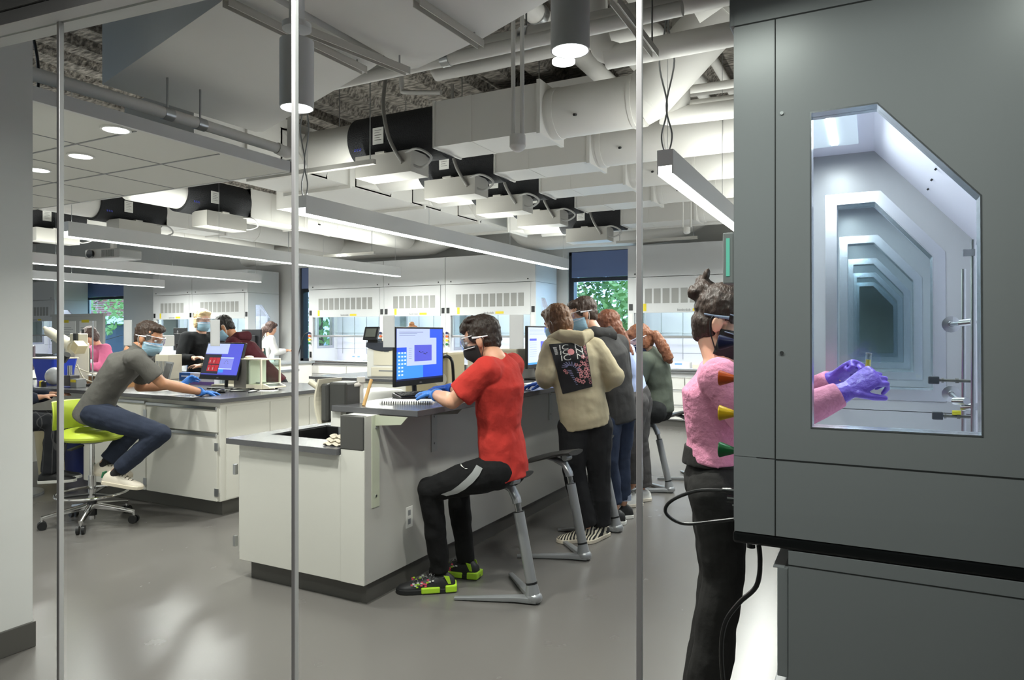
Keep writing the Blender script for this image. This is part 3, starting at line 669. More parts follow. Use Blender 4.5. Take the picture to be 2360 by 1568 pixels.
# cords from the hood posts
HA=[o for o in COL.objects if o.get('label','').startswith('fume hood behind the printer')][0]; HG=[o for o in COL.objects if o.get('label','').startswith('wide fume hood right of')][0]
for i,(x,lb) in enumerate(((-9.93,'left post of the hood behind the printer'),(-8.18,'right post of the hood behind the printer'))):
    inside(MB().tube([(x,YH-.03,1.43),(x-.1,YH-.08,1.38),(x-.2,YH-.1,1.1),(x-.25,YH-.1,.8),(x-.05,YH-.08,.68),(x+.1,YH-.06,.8),(x+.12,YH-.05,.86)] if i==0 else [(x,YH-.03,1.43),(x-.06,YH-.06,1.35),(x-.07,YH-.05,1.15),(x-.06,YH-.04,.95)],.01),HA).build('power_cord',CORD,HA)
inside(MB().tube([(-3.30,YH-.03,1.45),(-3.36,YH-.06,1.42),(-3.38,YH-.05,1.25),(-3.37,YH-.04,.95)],.009),HG).build('power_cord',CORD,HG)
# ---------------------------------------------------------------- outside
def leaf_mat(n,c1,c2):
    m=mat(n,c1,.7); nn=m.node_tree; b=nn.nodes['Principled BSDF']; oi=nn.nodes.new('ShaderNodeTexNoise'); oi.inputs['Scale'].default_value=2.5
    tc=nn.nodes.new('ShaderNodeTexCoord'); nn.links.new(tc.outputs['Object'],oi.inputs['Vector'])
    mx=nn.nodes.new('ShaderNodeMixRGB'); mx.inputs[1].default_value=srgb(c1); mx.inputs[2].default_value=srgb(c2); nn.links.new(oi.outputs['Fac'],mx.inputs[0]); nn.links.new(mx.outputs[0],b.inputs['Base Color'])
    return m
LG=leaf_mat('leaf_green','2f5a33','8fb56a'); LG2=leaf_mat('leaf_pale','5f8f3a','b9d68a'); BARK=mat('bark','4a3c30',.9)
def tree(label,x,y,h,r,n,m,seed,z0=.0,cone=False):
    rr=random.Random(seed); t=thing('tree',label,'tree',(x,y,-.1),0,'trees outside the windows',True)
    MB().cyl((x,y,-.1),(x,y,h*.9),.12,.03).build('trunk',BARK,t,smooth=True); mb=MB()
    br=MB()
    for k in range(24):
        a=rr.random()*6.28; z=h*(.15+.75*rr.random()); L=r*(1.1-z/h if cone else .8)
        br.cyl((x,y,z),(x+math.cos(a)*L,y+math.sin(a)*L,z+(.0 if cone else .5)),.02,.006,n=5)
    br.build('branches',BARK,t)
    for k in range(n):
        z=rr.random(); a=rr.random()*6.28; q=(1-z*.85 if cone else math.sin(PI*(.12+.8*z)))*r*(rr.random()**.5)
        c=V((x+math.cos(a)*q,y+math.sin(a)*q,z0+z*(h-z0)))
        u=V((rr.gauss(0,1),rr.gauss(0,1),rr.gauss(0,1))).normalized(); v=u.orthogonal().normalized(); s_=.05+.08*rr.random()
        mb.add([c-u*s_,c+v*s_*.5,c+u*s_,c-v*s_*.5],[(0,1,2,3)])
    mb.build('foliage',m,t,kind='stuff')
tree('tall blue-green conifer outside the right window',-5.2,17.5,6.5,2.6,5200,LG,1,0,True)
tree('pale green leafy tree at the right side of the right window',-3.9,15.0,4.0,1.5,3000,LG2,2,.2)
tree('broad leafy tree at the left side of the right window',-7.3,17.0,5.0,1.8,3000,LG2,3,.2)
tree('leafy tree seen through the hood behind the printer',-14.5,15.5,5,2.0,2500,LG2,4,.4)
tree('light green branching tree outside the far left window',-25.5,15.0,4.6,1.9,1500,LG2,5,1.2)
struct('ground_outside',MB().box(-60,30,YW+.35,60,-.3,-.05),mat('lawn','6f8a4a',.9,noise_amt=.3,nscale=4))
def brick():
    m=bpy.data.materials.new('brick'); m.use_nodes=True; n=m.node_tree; b=n.nodes['Principled BSDF']; k=n.nodes.new('ShaderNodeTexBrick')
    k.inputs['Color1'].default_value=srgb('a35a4a'); k.inputs['Color2'].default_value=srgb('8c4a40'); k.inputs['Mortar'].default_value=srgb('cfc8c0'); k.inputs['Scale'].default_value=2.2
    tc=n.nodes.new('ShaderNodeTexCoord'); mp=n.nodes.new('ShaderNodeMapping'); mp.inputs['Rotation'].default_value=(PI/2,0,0); n.links.new(tc.outputs['Object'],mp.inputs[0]); n.links.new(mp.outputs[0],k.inputs['Vector']); n.links.new(k.outputs[0],b.inputs['Base Color']); return m
t=thing('brick_building','red brick building outside the far left window','building',(-44,26,0),0,None,True)
MB().box(-60,-42.5,26,34,2.5,9).build('brick_wall',brick(),t); MB().box(-60,-42.3,25.8,34,2.0,2.5).build('stone_band',WHITE,t); MB().box(-60,-43,26.2,34,-.2,2.0).build('glazed_base',mat('dark_glazing','3d4a5c',.3),t)
t=thing('parked_car','silver parked car seen low through the hood behind the printer','car',(-16.6,18.5,0),0,None,True)
MB().prism([(-18.8,.25),(-14.6,.25),(-14.6,.75),(-15.4,.85),(-16.0,1.3),(-17.6,1.3),(-18.3,.85),(-18.8,.75)],'y',18.0,19.6).build('car_body',mat('car_silver','b9c2cc',.3,.5),t,bev=.05)
for x in(-18.0,-15.4): MB().cyl((x,17.98,.3),(x,18.2,.3),.32,n=20).build('wheel',BLACK,t)
# ---------------------------------------------------------------- island benches
CAB=mat('cabinet_white','dedcd4',.4)
def door(mb_parent,x0,x1,y,z0,z1,name='door',pull='rail',hinge=None,ax='x'):
    """door on a face of constant y (front faces -Y) or, with ax='y', constant x facing +X"""
    def B(m,a0,a1,d0,d1,c0,c1):
        return m.box(a0,a1,y-d1,y-d0,c0,c1) if ax=='x' else m.box(y+d0,y+d1,a0,a1,c0,c1)
    d=B(MB(),x0,x1,0,.02,z0,z1).build(name,CAB,mb_parent,bev=.002)
    if pull=='rail': B(MB(),x0,x1,.015,.03,z1-.012,z1+.012).build('pull_rail',STEEL,d,bev=.003)
    if hinge:
        for z in(z0+.07,z1-.09):
            xx=x1 if hinge=='r' else x0
            B(MB(),xx-.02,xx+.02,.018,.026,z-.03,z+.03).build('hinge',STEEL,d)
    return d
# island 1 (front centre)
t=thing('island_bench','white island bench with raised bar in the centre foreground','bench',(-2.9,5,0),0,None,True)
b=MB().box(-3.27,-2.335,2.84,3.0,.11,.774).box(-3.27,-2.335,3.52,7.3,.11,.774).box(-3.27,-2.335,3.0,3.52,.11,.54).box(-3.27,-3.23,3.0,3.52,.54,.774).box(-2.71,-2.335,3.0,3.52,.54,.774).box(-3.31,-3.27,2.86,7.3,.13,.70).build('cabinet_body',CAB,t,bev=.003)
MB().box(-3.2,-2.352,2.855,7.28,0,.11).build('toe_base',TOE,b)
MB().box(-2.335,-2.330,2.818,7.3,.11,.985).build('back_panel',mat('back_panel_grey','b3b1ab',.45),t)  # long side panel, a darker grey than the end panels
MB().box(-3.258,-2.49,2.818,2.84,.106,.774).build('end_panel',CAB,b,bev=.002)
MB().box(-2.49,-2.335,2.814,2.84,.106,.808).build('end_panel',CAB,b,bev=.002)
for z in(.2,.62): MB().box(-3.325,-3.305,2.83,2.85,z-.03,z+.03).build('hinge',STEEL,b)
MB().box(-2.50,-2.335,2.84,7.3,.776,.985).build('bar_riser_wall',mat('riser_white','d3d2ce',.5),t)
MB().box(-2.493,-2.340,2.812,2.86,.808,.985).build('riser_end_cap',mat('slate_panel','4e4d4b',.35),t,bev=.004)
GM=mat('pale_green_bracket','b9bda9',.45)
LB=mat('light_bracket','a9aba7',.45)
for y in(2.90,3.45,5.14,6.8):
    br=MB().use(GM if y<3 else LB).box(-2.335,-2.325,y-.03,y+.03,.50 if y<3 else .71,.985); br.prism([(-2.335,.985),(-2.12,.985),(-2.16,.945),(-2.335,.93)],'y',y-.004,y+.004)
    br=br.build('bracket',None,t)
    for z in((.56,.92) if y<3 else (.76,.92)): MB().cyl((-2.325,y,z),(-2.320,y,z),.006,n=10).build('bolt',STEEL,br)
MB().box(-2.335,-2.331,3.17,3.23,.325,.435).use(BLACK).box(-2.331,-2.3305,3.185,3.195,.40,.41).box(-2.331,-2.3305,3.205,3.215,.40,.41).box(-2.331,-2.3305,3.185,3.195,.35,.36).box(-2.331,-2.3305,3.205,3.215,.35,.36).build('wall_socket',None,t) if False else None
so=MB().box(-2.335,-2.329,3.17,3.235,.315,.435).build('wall_socket',WHITE,t,bev=.002)
MB().box(-2.329,-2.3285,3.19,3.215,.385,.415).box(-2.329,-2.3285,3.19,3.215,.335,.365).build('socket_face',GREY,so)
# low worktop with sink cut-out
SKX0,SKX1,SKY0,SKY1=-3.22,-2.72,3.02,3.5
wt=MB().box(-3.335,-2.50,2.79,SKY0,.776,.808).box(-3.335,-2.50,SKY1,7.32,.776,.808).box(-3.335,SKX0,SKY0,SKY1,.776,.808).box(SKX1,-2.50,SKY0,SKY1,.776,.808)
wt=tag(wt.build('worktop',EPOXY),'low grey worktop with a sink cut-out at the near island end','worktop')
SK=mat('black_sink','1b1b1c',.4)
m=MB().box(SKX0,SKX0+.01,SKY0,SKY1,.56,.80).box(SKX1-.01,SKX1,SKY0,SKY1,.56,.80).box(SKX0,SKX1,SKY0,SKY0+.01,.56,.80).box(SKX0,SKX1,SKY1-.01,SKY1,.56,.80).box(SKX0,SKX1,SKY0,SKY1,.55,.565)
tag(m.build('sink_basin',SK),'black sink basin in the low worktop of the centre island','sink')
tag(MB().box(-2.66,-2.08,2.93,7.35,.985,1.018).build('bar_top',EPOXY,bev=.003),'raised dark grey bar top where the red shirt person writes','worktop')
tag(MB().box(-2.66,-2.49,2.80,2.93,.985,1.018).build('bar_top_end',EPOXY),'short dark grey end piece of the raised bar top over the slate panel','worktop') if False else None
# island 2 (left)
t=thing('island_bench','white left island bench with drawers under a dark worktop','bench',(-5.4,4.4,0),0,None,True)
b=MB().box(-6.2,-4.445,3.665,5.15,.12,.885).build('cabinet_body',CAB,t,bev=.003)
MB().box(-6.2,-4.50,3.73,5.1,0,.12).build('toe_base',TOE,b)
door(b,-5.30,-4.46,3.665,.655,.84,'drawer'); door(b,-5.30,-4.46,3.665,.125,.635,'door',hinge='r'); door(b,-6.15,-5.315,3.665,.125,.85,'door',hinge='r')
for ya,yb in((3.72,4.15),(4.16,4.6),(4.61,5.1)): MB().box(-4.445,-4.44,ya,yb,.13,.85).build('side_panel',CAB,b)
MB().box(-8.3,-6.2,3.9,5.1,.80,.885).box(-8.3,-8.2,3.9,5.1,0,.85).build('apron',CAB,t)
tag(MB().box(-8.4,-4.40,3.63,5.2,.885,.916).build('worktop',EPOXY,bev=.003),'dark worktop of the left island where the polo person leans','worktop')
# island 3 with the printer
t=thing('island_bench','white bench behind the sink carrying the printer','bench',(-4.6,6.8,0),0,None,True)
b=MB().box(-5.78,-3.4,6.09,7.6,.12,.885).build('cabinet_body',CAB,t,bev=.003); MB().box(-5.7,-3.45,6.15,7.5,0,.12).build('toe_base',TOE,b)
for k in range(3): door(b,-5.7+k*.77,-4.94+k*.77,6.09,.125,.86,'door',pull=None,hinge='l')
tag(MB().box(-5.84,-3.36,6.05,7.65,.885,.916).build('worktop',EPOXY,bev=.003),'dark grey worktop under the printer','worktop')
# far benches
def far_bench(x0,x1,y0,y1,lb,lb2):
    t=thing('lab_bench',lb,'bench',((x0+x1)/2,(y0+y1)/2,0),0,'far lab benches',True)
    b=MB().box(x0,x1,y0,y1,.12,.885).build('cabinet_body',CAB,t,bev=.003); MB().box(x0+.05,x1-.05,y0+.05,y1-.05,0,.12).build('toe_base',TOE,b)
    n=int((x1-x0)/.75)
    for k in range(n): door(b,x0+.01+k*(x1-x0)/n,x0-.01+(k+1)*(x1-x0)/n,y0,.125,.86)
    tag(MB().box(x0-.04,x1+.04,y0-.04,y1+.04,.885,.916).build('worktop',mat('light_grey_top','8f9397',.3),bev=.003),lb2,'worktop')
far_bench(-10.6,-8.9,8.3,9.3,'far bench under the green laptop','pale grey worktop under the green stickered laptop')
far_bench(-13.4,-11.2,6.6,8.0,'far bench behind the polo person at left','pale grey worktop far behind the polo person')
far_bench(-11.2,-7.2,6.2,7.2,'bench behind the blonde person at left','pale grey worktop behind the blonde person')
# saddle stools
def saddle():
    t=thing('saddle_stool','tilting grey saddle stool carrying the red shirt person','stool',(-1.58,3.27,0),math.radians(168),'sit-stand saddle stools')
    m=MB(); a=math.radians(34)
    for s in(-1,1): m.loft([(-.02,0,.022),(.10*math.cos(a),.10*s*math.sin(a),.02),(.42*math.cos(a),.42*s*math.sin(a),.011)],[.034,.024,.015],[.02,.018,.009],side=(-math.sin(a)*s,math.cos(a),0),n=12,pw=.7)
    m.ell((0,0,.03),(.05,.045,.035)).loft([(0,0,.02),(.012,0,.10)],[.045,.03],n=16); m.build('base',SILVER,t,smooth=True)
    top=V((.115,0,.53)); bot=V((.012,0,.10)); d=(top-bot)
    c=MB().cyl(bot,bot+d*.84,.029,n=20).build('column',SILVER,t,smooth=True)
    MB().cyl(bot-d*.01,bot+d*.015,.031,n=20).cyl(bot+d*.84,bot+d*.85,.029,n=20).build('ring',BLACK,c)
    MB().cyl(bot+d*.84,top,.018,n=16).build('piston',CHROME,t,smooth=True)
    MB().loft([bot+d*.95,top,top+V((.03,0,.05)),top+V((.11,0,.075)),top+V((.2,0,.08))],[.025,.027,.03,.035,.03],[.025,.025,.022,.015,.01],side=(0,1,0),n=14).build('neck',SILVER,t,smooth=True)
    s=MB(); R=[]
    for i in range(11):
        u=i/10.; x=.06+.36*u; w=.145*math.sin(PI*(.12+.76*u))**.6*(1-.35*u); 
        zc=.605+.06*math.cos(PI*u*.5)-.03*u; row=[]
        for k in range(20):
            q=2*PI*k/20; yy=w*math.cos(q); th=.017*math.sin(q); cur=-.05*(abs(yy)/.15)**1.6*u
            row.append(V((x,yy,zc+th+cur+.02*(yy/.15)**2*(1-u))))
        R.append(row)
    s.rings(R); s.build('saddle',mat('dark_saddle','3b3a39',.4),t,smooth=True)
    MB().cyl((.13,-.03,.625),(.13,.03,.625),.02).build('pivot_cap',SILVER,t,smooth=True)
    return t
s0=saddle()
dup(s0,(-1.60,4.04,0),math.radians(168),'empty silver saddle stool directly behind the red shirt person')
dup(s0,(-1.62,4.72,0),math.radians(172),'saddle stool mostly hidden behind the legs of the beige hoodie person')
dup(s0,(-1.60,6.10,0),math.radians(175),'saddle stool under the green sweater person')
dup(s0,(-1.45,6.72,0),math.radians(165),'empty saddle stool behind the green sweater person, farthest back')
# green task stool
LIME=mat('lime_vinyl','b5c63e',.5)
t=thing('task_stool','lime green high task stool on castors with foot ring','stool',(-5.17,3.12,0),math.radians(8))
for k in range(5):
    a=math.radians(20+72*k); c,s_=math.cos(a),math.sin(a)
    l=MB().loft([(.03*c,.03*s_,.13),(.2*c,.2*s_,.105),(.31*c,.31*s_,.085)],[.026,.02,.016],[.024,.016,.012],side=(-s_,c,0),n=10,pw=.6).cyl((.31*c,.31*s_,.095),(.31*c,.31*s_,.05),.009).build('base_leg',CHROME,t,smooth=True)
    w_=MB()
    for q in(-1,1): w_.cyl((.31*c-s_*.008*q,.31*s_+c*.008*q,.03),(.31*c-s_*.026*q,.31*s_+c*.026*q,.03),.03,n=20)
    w_.build('castor',BLACK,l,smooth=True)
MB().cyl((0,0,.06),(0,0,.17),.032,n=20).build('hub',BLACK,t,smooth=True)
MB().cyl((0,0,.03),(0,0,.06),.02).cyl((0,0,.17),(0,0,.36),.026,n=20).cyl((0,0,.36),(0,0,.62),.016,n=16).build('gas_column',CHROME,t,smooth=True)
m=MB(); m.rings([[V((math.cos(2*PI*i/32)*(.235+.011*math.cos(q)),math.sin(2*PI*i/32)*(.235+.011*math.cos(q)),.225+.011*math.sin(q))) for q in [2*PI*j/10 for j in range(10)]] for i in range(32)],closed=True)
m.build('foot_ring',CHROME,t,smooth=True)
m=MB()
for k in range(3):
    a=2.1*k; m.bar((0,0,.215),(.23*math.cos(a),.23*math.sin(a),.22),.03,.012)
m.build('ring_spoke',BLACK,t)
R=[]
for i in range(9):
    u=i/8.; rr=[(.0,.0),(.9,0),(1,.018),(1.0,.034),(.92,.05),(.75,.062),(.5,.064),(.25,.058),(0,.055)][i]
    R.append([V((math.cos(a)*.215*max(rr[0],.01),math.sin(a)*.21*max(rr[0],.01),.625+rr[1]+(.03*max(0,-math.cos(a))**2*rr[0]))) for a in [2*PI*j/28 for j in range(28)]])
MB().rings(R).build('seat',LIME,t,smooth=True)
MB().cyl((0,0,.60),(0,0,.63),.07,.11,n=20).build('seat_plate',GREY,t,smooth=True)
MB().bar((.05,-.12,.60),(.1,-.26,.59),.03,.012).build('lever',BLACK,t)
MB().tube([(-.1,0,.61),(-.27,0,.62),(-.285,0,.72),(-.27,0,.80)],.014).build('back_arm',BLACK,t,smooth=True)
R=[]
for i in range(9):
    z=.70+.21*i/8; w=.19*(1-abs(i/8-.55)**3*1.2); row=[]
    for k in range(24):
        q=2*PI*k/24; yy=math.cos(q)*w; x=-.27+.035*math.sin(q)+.10*(abs(yy)/.19)**2+.02*math.sin(i/8*PI); row.append(V((x,yy,z)))
    R.append(row)
MB().rings(R).build('backrest',LIME,t,smooth=True)
# bins under the left bench
BLU=mat('bin_blue','1f2b66',.5)
def pt(px,py,z): return at(px,py,(z-EYE)*FPX/(768-py))
t=thing('recycling_bin','dark blue recycling bin with a white triangle of arrows under the left bench','bin',(-7.2,4.25,0),0)
MB().loft([(0,0,0),(0,0,.56)],[.18,.25],[.16,.22],side=(1,0,0),n=24,pw=.35).loft([(0,0,.56),(0,0,.58)],[.262,.262],[.232,.232],side=(1,0,0),n=24,pw=.35).build('tub',BLU,t,smooth=True)
m=MB()
for k in range(3):
    a=math.radians(90+120*k); 
    for da in(-30,30):
        p=V((math.cos(a+math.radians(da))*.085+.03,-.222,.40+math.sin(a+math.radians(da))*.085)); q=V((math.cos(a)*.10+.03,-.222,.40+math.sin(a)*.10))
        e=V((math.cos(a+math.radians(da*1.7))*.06+.03,-.222,.40+math.sin(a+math.radians(da*1.7))*.06))
        m.bar(q,p,.004,.012,(0,1,0)).bar(p,e,.004,.012,(0,1,0))
m.build('arrow_emblem',WHITE,t)
t=thing('waste_bin','beige round waste bin at far left under the bench','bin',(-7.35,4.05,0)); 
MB().loft([(0,0,0),(0,0,.46)],[.13,.17],n=24).build('tub',BEIGE,t,smooth=True)
# ---------------------------------------------------------------- screens
def screenmat(n,c,e=1.0):
    return mat(n,c,.4,emit=e)
SB=screenmat('screen_blue','2a55e0',.75); SB2=screenmat('screen_sky','3f8df0',.75); SW=screenmat('screen_window','b9c3ea',.75); SV=screenmat('screen_violet','5558cf',.75); ST=screenmat('screen_taskbar','18204a',.6)
SR=screenmat('screen_red','b22a35',.8); SI=screenmat('screen_icon','cfe0ff',.8); SDK=screenmat('screen_menu','2b2b33',.8); STX=screenmat('screen_text','5a6488',.6)
def monitor(label,base,zc,w,h,rz,kind,tilt=0,name='monitor',standz=None,logo=True,group='desktop monitors'):
    t=thing(name,label,'monitor',base,rz,group); z=zc-base[2]; T=Matrix.Translation((0,0,z))@Matrix.Rotation(-tilt,4,'X')
    c=MB().box(-w/2,w/2,-.012,.012,-h/2,h/2).cbox((0,.025,-.0),(w*.6,.03,h*.5)).xf(T).build('casing',BLACK,t,bev=.004)
    MB().cyl((0,.035,0.012),(0,.05,z-h*.2),.016,n=12).build('stand_pole',BLACK,t,smooth=True)
    MB().box(-.12,.12,-.08,.11,0,.012).build('stand_foot',BLACK,t,bev=.004)
    if kind is None:
        m=MB(); 
        if logo: 
            n=24; m.rings([[V((math.cos(2*PI*i/n)*(.022+.003*math.cos(q)),.0405+.001*math.sin(q),h*.3+math.sin(2*PI*i/n)*(.022+.003*math.cos(q)))) for q in(0,1.57,3.14,4.71)] for i in range(n)],closed=True); m.xf(T); m.build('round_emblem',SILVER,c)
            te=text('DELL',.016,(0,0,0),basis((-1,0,0),(0,0,1)),SILVER,c); te.location=(T@V((0,.041,h*.3)))
        return t
    b=.012; bot=.035
    x0,x1,z0,z1=-w/2+b,w/2-b,-h/2+bot,h/2-b; W_=x1-x0; Hh=z1-z0
    def P(mb,u0,u1,v0,v1,l): return mb.box(x0+u0*W_,x0+u1*W_,-.0125-l*.0006,-.0122,z0+v0*Hh,z0+v1*Hh)
    m=MB()
    if kind=='A':
        P(m.use(SB),0,1,0,1,1); P(m.use(SB2),0,.55,0,.55,1.3); P(m.use(ST),0,1,0,.035,2); P(m.use(SW),0,.70,.64,1,2); P(m.use(SW),.2,.85,.28,.82,2.6); P(m.use(SV),.36,.74,.36,.68,3.2)
        m.use(STX)
        for k,(a,q) in enumerate(((.05,.55),(.05,.42),(.05,.38))): P(m,a,q,.93-.03*k,.937-.03*k,3)
        for k in range(6): P(m,.24,.30,.62-.04*k,.625-.04*k,3)
        m.use(SI)
        for i in range(3):
            for k in range(7 if i<2 else 4): P(m,.03+.06*i,.065+.06*i,.52-.07*k,.55-.07*k,3)
        m.use(screenmat('screen_molecule','22224a',.4))
        for (a,q) in((.46,.55),(.49,.53),(.53,.54),(.56,.51),(.59,.5),(.62,.52)): P(m,a,a+.02,q-.008,q+.008,4)
    elif kind=='B':
        P(m.use(SW),0,1,0,1,1); P(m.use(SB),.6,1,.86,1,2); P(m.use(SV),.05,.3,.64,.70,2); P(m.use(SV),.45,1,.15,.62,2); P(m.use(SB2),0,1,0,.05,2); m.use(STX)
        for k in range(5): P(m,.05,.7,.95-.035*k,.955-.035*k,2)
        for k in range(7): P(m,.06,.3,.58-.06*k,.585-.06*k,2)
        m.use(WHITE); 
        for k in range(4): P(m,.62,.65,.25+.06*k,.265+.06*k,3)
    else:
        P(m.use(SV),0,1,0,1,1); P(m.use(SB2),.3,.6,.1,.5,1.3); P(m.use(SW),0,.62,.68,1,2); P(m.use(SDK),.0,.46,.05,.66,2); P(m.use(screenmat('screen_lilac','8286dd',.75)),.46,.82,.22,.56,3); P(m.use(SI),.46,.82,.54,.57,3.4); P(m.use(SI),.46,.82,.20,.225,3.4); P(m.use(ST),0,1,0,.03,2); m.use(SR)
        for i in range(3):
            for k in range(2): P(m,.14+.105*i,.235+.105*i,.36-.23*k,.56-.23*k,3)
        m.use(WHITE); P(m,.17,.19,.40,.47,3.6); P(m,.28,.30,.40,.47,3.6); P(m,.18,.2,.16,.24,3.6); P(m,.29,.31,.17,.25,3.6)
        m.use(STX); 
        for (a,q) in((.6,.44),(.63,.47),(.66,.44),(.58,.38),(.68,.38)): P(m,a,a+.015,q,q+.02,3.6)
    m.xf(T); m.build('screen',None,c,label='lit screen with blue desktop windows')
    te=text('DELL',.013,(0,0,0),FRONT,SILVER,c); te.location=T@V((0,-.0135,-h/2+.015)); te.rotation_euler=(-tilt,0,0)
    return t
monitor('large lit monitor with blue desktop in front of the red shirt person',(-2.585,3.66,1.018),1.274,.53,.37,PI/2,'A')
monitor('lit monitor half hidden by the beige hoodie person',(-2.55,5.42,1.018),1.30,.56,.36,PI/2,'B')
monitor('lit tilted monitor on the left island in front of the polo person',(-5.215,4.33,.916),1.165,.49,.345,0,'C',.30)
monitor('black monitor seen from behind with round emblem, beyond the polo person at left',(-8.05,4.75,.916),1.30,.52,.33,math.radians(150),None)
monitor('small black monitor back right of the blurred polo person head',(-8.9,6.65,.916),1.33,.45,.33,math.radians(165),None)
monitor('black monitor back behind the maroon hoodie person',(-7.5,6.7,.916),1.30,.45,.34,math.radians(170),None)
monitor('matt black monitor back behind the red shirt person mask',(-3.75,6.5,.916),1.29,.40,.30,math.radians(165),None,logo=False)
monitor('low black monitor back between white box and blue bin at far left',(-7.6,4.5,.916),1.13,.5,.26,math.radians(160),None,logo=False)
monitor('black monitor at the far left edge beside the column',(-8.2,4.3,.916),1.15,.45,.26,math.radians(150),None,logo=False)
# notebook and keyboard on the bar
t=thing('spiral_notebook','white spiral-bound notebook lying open on the bar edge','notebook',pt(942,928,1.018),math.radians(27))
MB().box(-.15,.15,-.10,.10,0,.010).build('pages',PAPER,t)
m=MB()
for k in range(22):
    y=-.135+.27*k/21; m.rings([[V((y+.0025*math.cos(q),-.10-.006*math.cos(a),.007+.010*math.sin(a))) for q in(0,2.1,4.2)] for a in [2*PI*j/8 for j in range(8)]],closed=True)
m.build('spiral_binding',BLACK,t)
p=pt(972,915,1.018); t=thing('keyboard','black low keyboard wedge under the blue glove on the bar','keyboard',p,math.radians(60))
MB().prism([(-.07,0),(.07,0),(.07,.028),(-.07,.012)],'x',-.17,.17).build('keyboard_body',BLACK,t,bev=.003)
kk=MB()
for i in range(14):
    for j in range(5): kk.box(-.16+i*.0232,-.14+i*.0232,-.058+j*.024,-.038+j*.024,.0155+(-.058+j*.024+.07)*.114,.0205+(-.058+j*.024+.07)*.114)
kk.build('keys',DARK,t,kind='stuff')
# white domed box behind the notebook
p=pt(905,908,1.018); t=thing('domed_box','low white domed appliance beside the monitor foot on the bar','appliance',(-2.90,3.62,.808),math.radians(80))
MB().loft([(0,0,0),(0,0,.16),(0,0,.2),(0,0,.235),(0,0,.25)],[.22,.22,.21,.16,.06],[.17,.17,.155,.11,.04],side=(1,0,0),n=28,pw=.45).build('cover',WHITE,t,smooth=True)
MB().box(-.2,.2,-.175,-.165,.165,.18).build('vent_slot',BLACK,t)
# swivelling dark housing over the sink
q=H(765,925,3.02); t=thing('sink_side_housing','dark grey box housing with curved cream front shell beside the sink','instrument',(q.x,q.y,.83),0,None,True)
zc=.95
def hz(py): return H(765,py,3.02).z
z0,z1=hz(968),hz(880)
m=MB().box(q.x+.0,q.x+.13,2.99,3.13,z0,z1).build('housing',mat('charcoal_plastic','3c3c3a',.4),t,bev=.012)
MB().box(q.x-.045,q.x+.004,2.975,3.145,z0-.01,z1-.01).build('housing_front',mat('charcoal_plastic2','474745',.4),t,bev=.012)
R=[]
for i in range(11):
    u=i/10.; z=z0-.02+(z1-z0+.035)*u; x=q.x-.055-.03*math.sin(PI*u)
    R.append([V((x,2.965,z)),V((x+.012,2.965,z)),V((x+.012,3.155,z)),V((x,3.155,z))])
MB().rings(R).build('cream_shell',CREAM,t,smooth=False)
MB().cyl((q.x-.09,3.03,z0+.17),(q.x-.15,3.0,z0+.215),.017,n=16).build('knob_handle',CREAM,t,smooth=True)
pp=H(832,900,3.12)
MB().cyl((q.x+.12,3.06,hz(888)),(pp.x,3.12,hz(886)),.013).cyl((pp.x,3.12,.808),(pp.x,3.12,hz(872)),.014,n=18).cyl((pp.x,3.12,hz(882)),(pp.x,3.12,hz(870)),.024,n=18).build('support_arm',mat('white_pipe','cfcac2',.4),t,smooth=True)
MB().cyl((q.x+.05,3.06,.808),(q.x+.05,3.06,z0),.03,n=16).build('foot_column',SILVER,t,smooth=True)
q=H(774,962,2.95); tag(MB().box(q.x-.035,q.x+.035,2.95,3.05,.90,.984).build('paper_dispenser',WHITE),'small white dispenser box under the bar end beside the slate panel','dispenser')
a=H(838,921,3.0); b=H(856,875,3.06); tag(MB().cyl((a.x,3.0,1.018),(b.x,3.06,b.z),.0095,n=14).build('wooden_dowel',mat('pale_wood','c89f63',.6,noise_amt=.1,nscale=40),smooth=True),'short wooden dowel leaning up from the bar end','dowel')
# folded towel
q=H(768,1026,2.86); m=MB()
for k in range(3):
    z=.816+.017*k; P=[V((q.x-.065+.13*i/8+.006*k,2.88+.02*k,z+.006*math.sin(i*1.9+k))) for i in range(9)]
    m.loft(P,[.03]*9,[.0085]*9,side=(0,1,0),n=10,caps=True)
tag(m.build('folded_towel',mat('towel_cotton','d6cdbb',.95,bump=.5,bscale=200),smooth=True),'cream folded towel on the low worktop by the slate panel','towel')
# printer
t=thing('laser_printer','white office printer with dark curved top and raised touch panel','printer',(-4.90,6.55,.916),math.radians(8))
b=MB().box(-.26,.26,-.3,.3,0,.33).build('body',WHITE,t,bev=.01)
R=[]
for i in range(9):
    u=i/8.; x=-.27+.54*u; zt=.38; zb=.345-.05*math.sin(PI*min(1,u*1.15)) 
    R.append([V((x,-.315,zb)),V((x,-.30,zt+.02)),V((x,.3,zt+.0)),V((x,.3,zb))])
MB().rings(R).box(-.18,.2,-.15,.25,.38,.405).build('dark_top',mat('printer_navy','33363f',.35),t,bev=.008)
MB().box(-.17,.17,-.306,-.3,.14,.31).box(-.2,.2,-.307,-.3,.015,.115).build('paper_drawer',CREAM,t,bev=.003)
MB().box(-.1,.1,-.309,-.3,.07,.085).box(-.03,.03,-.308,-.3,.29,.30).build('drawer_grip',GREY,t)
tp=MB().cbox((-.2,-.3,.50),(.19,.02,.16),Matrix.Rotation(-.35,3,'X')).build('touch_panel',BLACK,t,bev=.006)
MB().cbox((-.2,-.315,.508),(.13,.003,.10),Matrix.Rotation(-.35,3,'X')).build('panel_screen',mat('off_screen','4f524c',.3),tp)
MB().box(-.25,-.12,-.30,-.2,.38,.44).bar((-.12,-.25,.40),(.05,-.05,.44),.03,.012).build('panel_arm',BLACK,t)
m=MB(); 
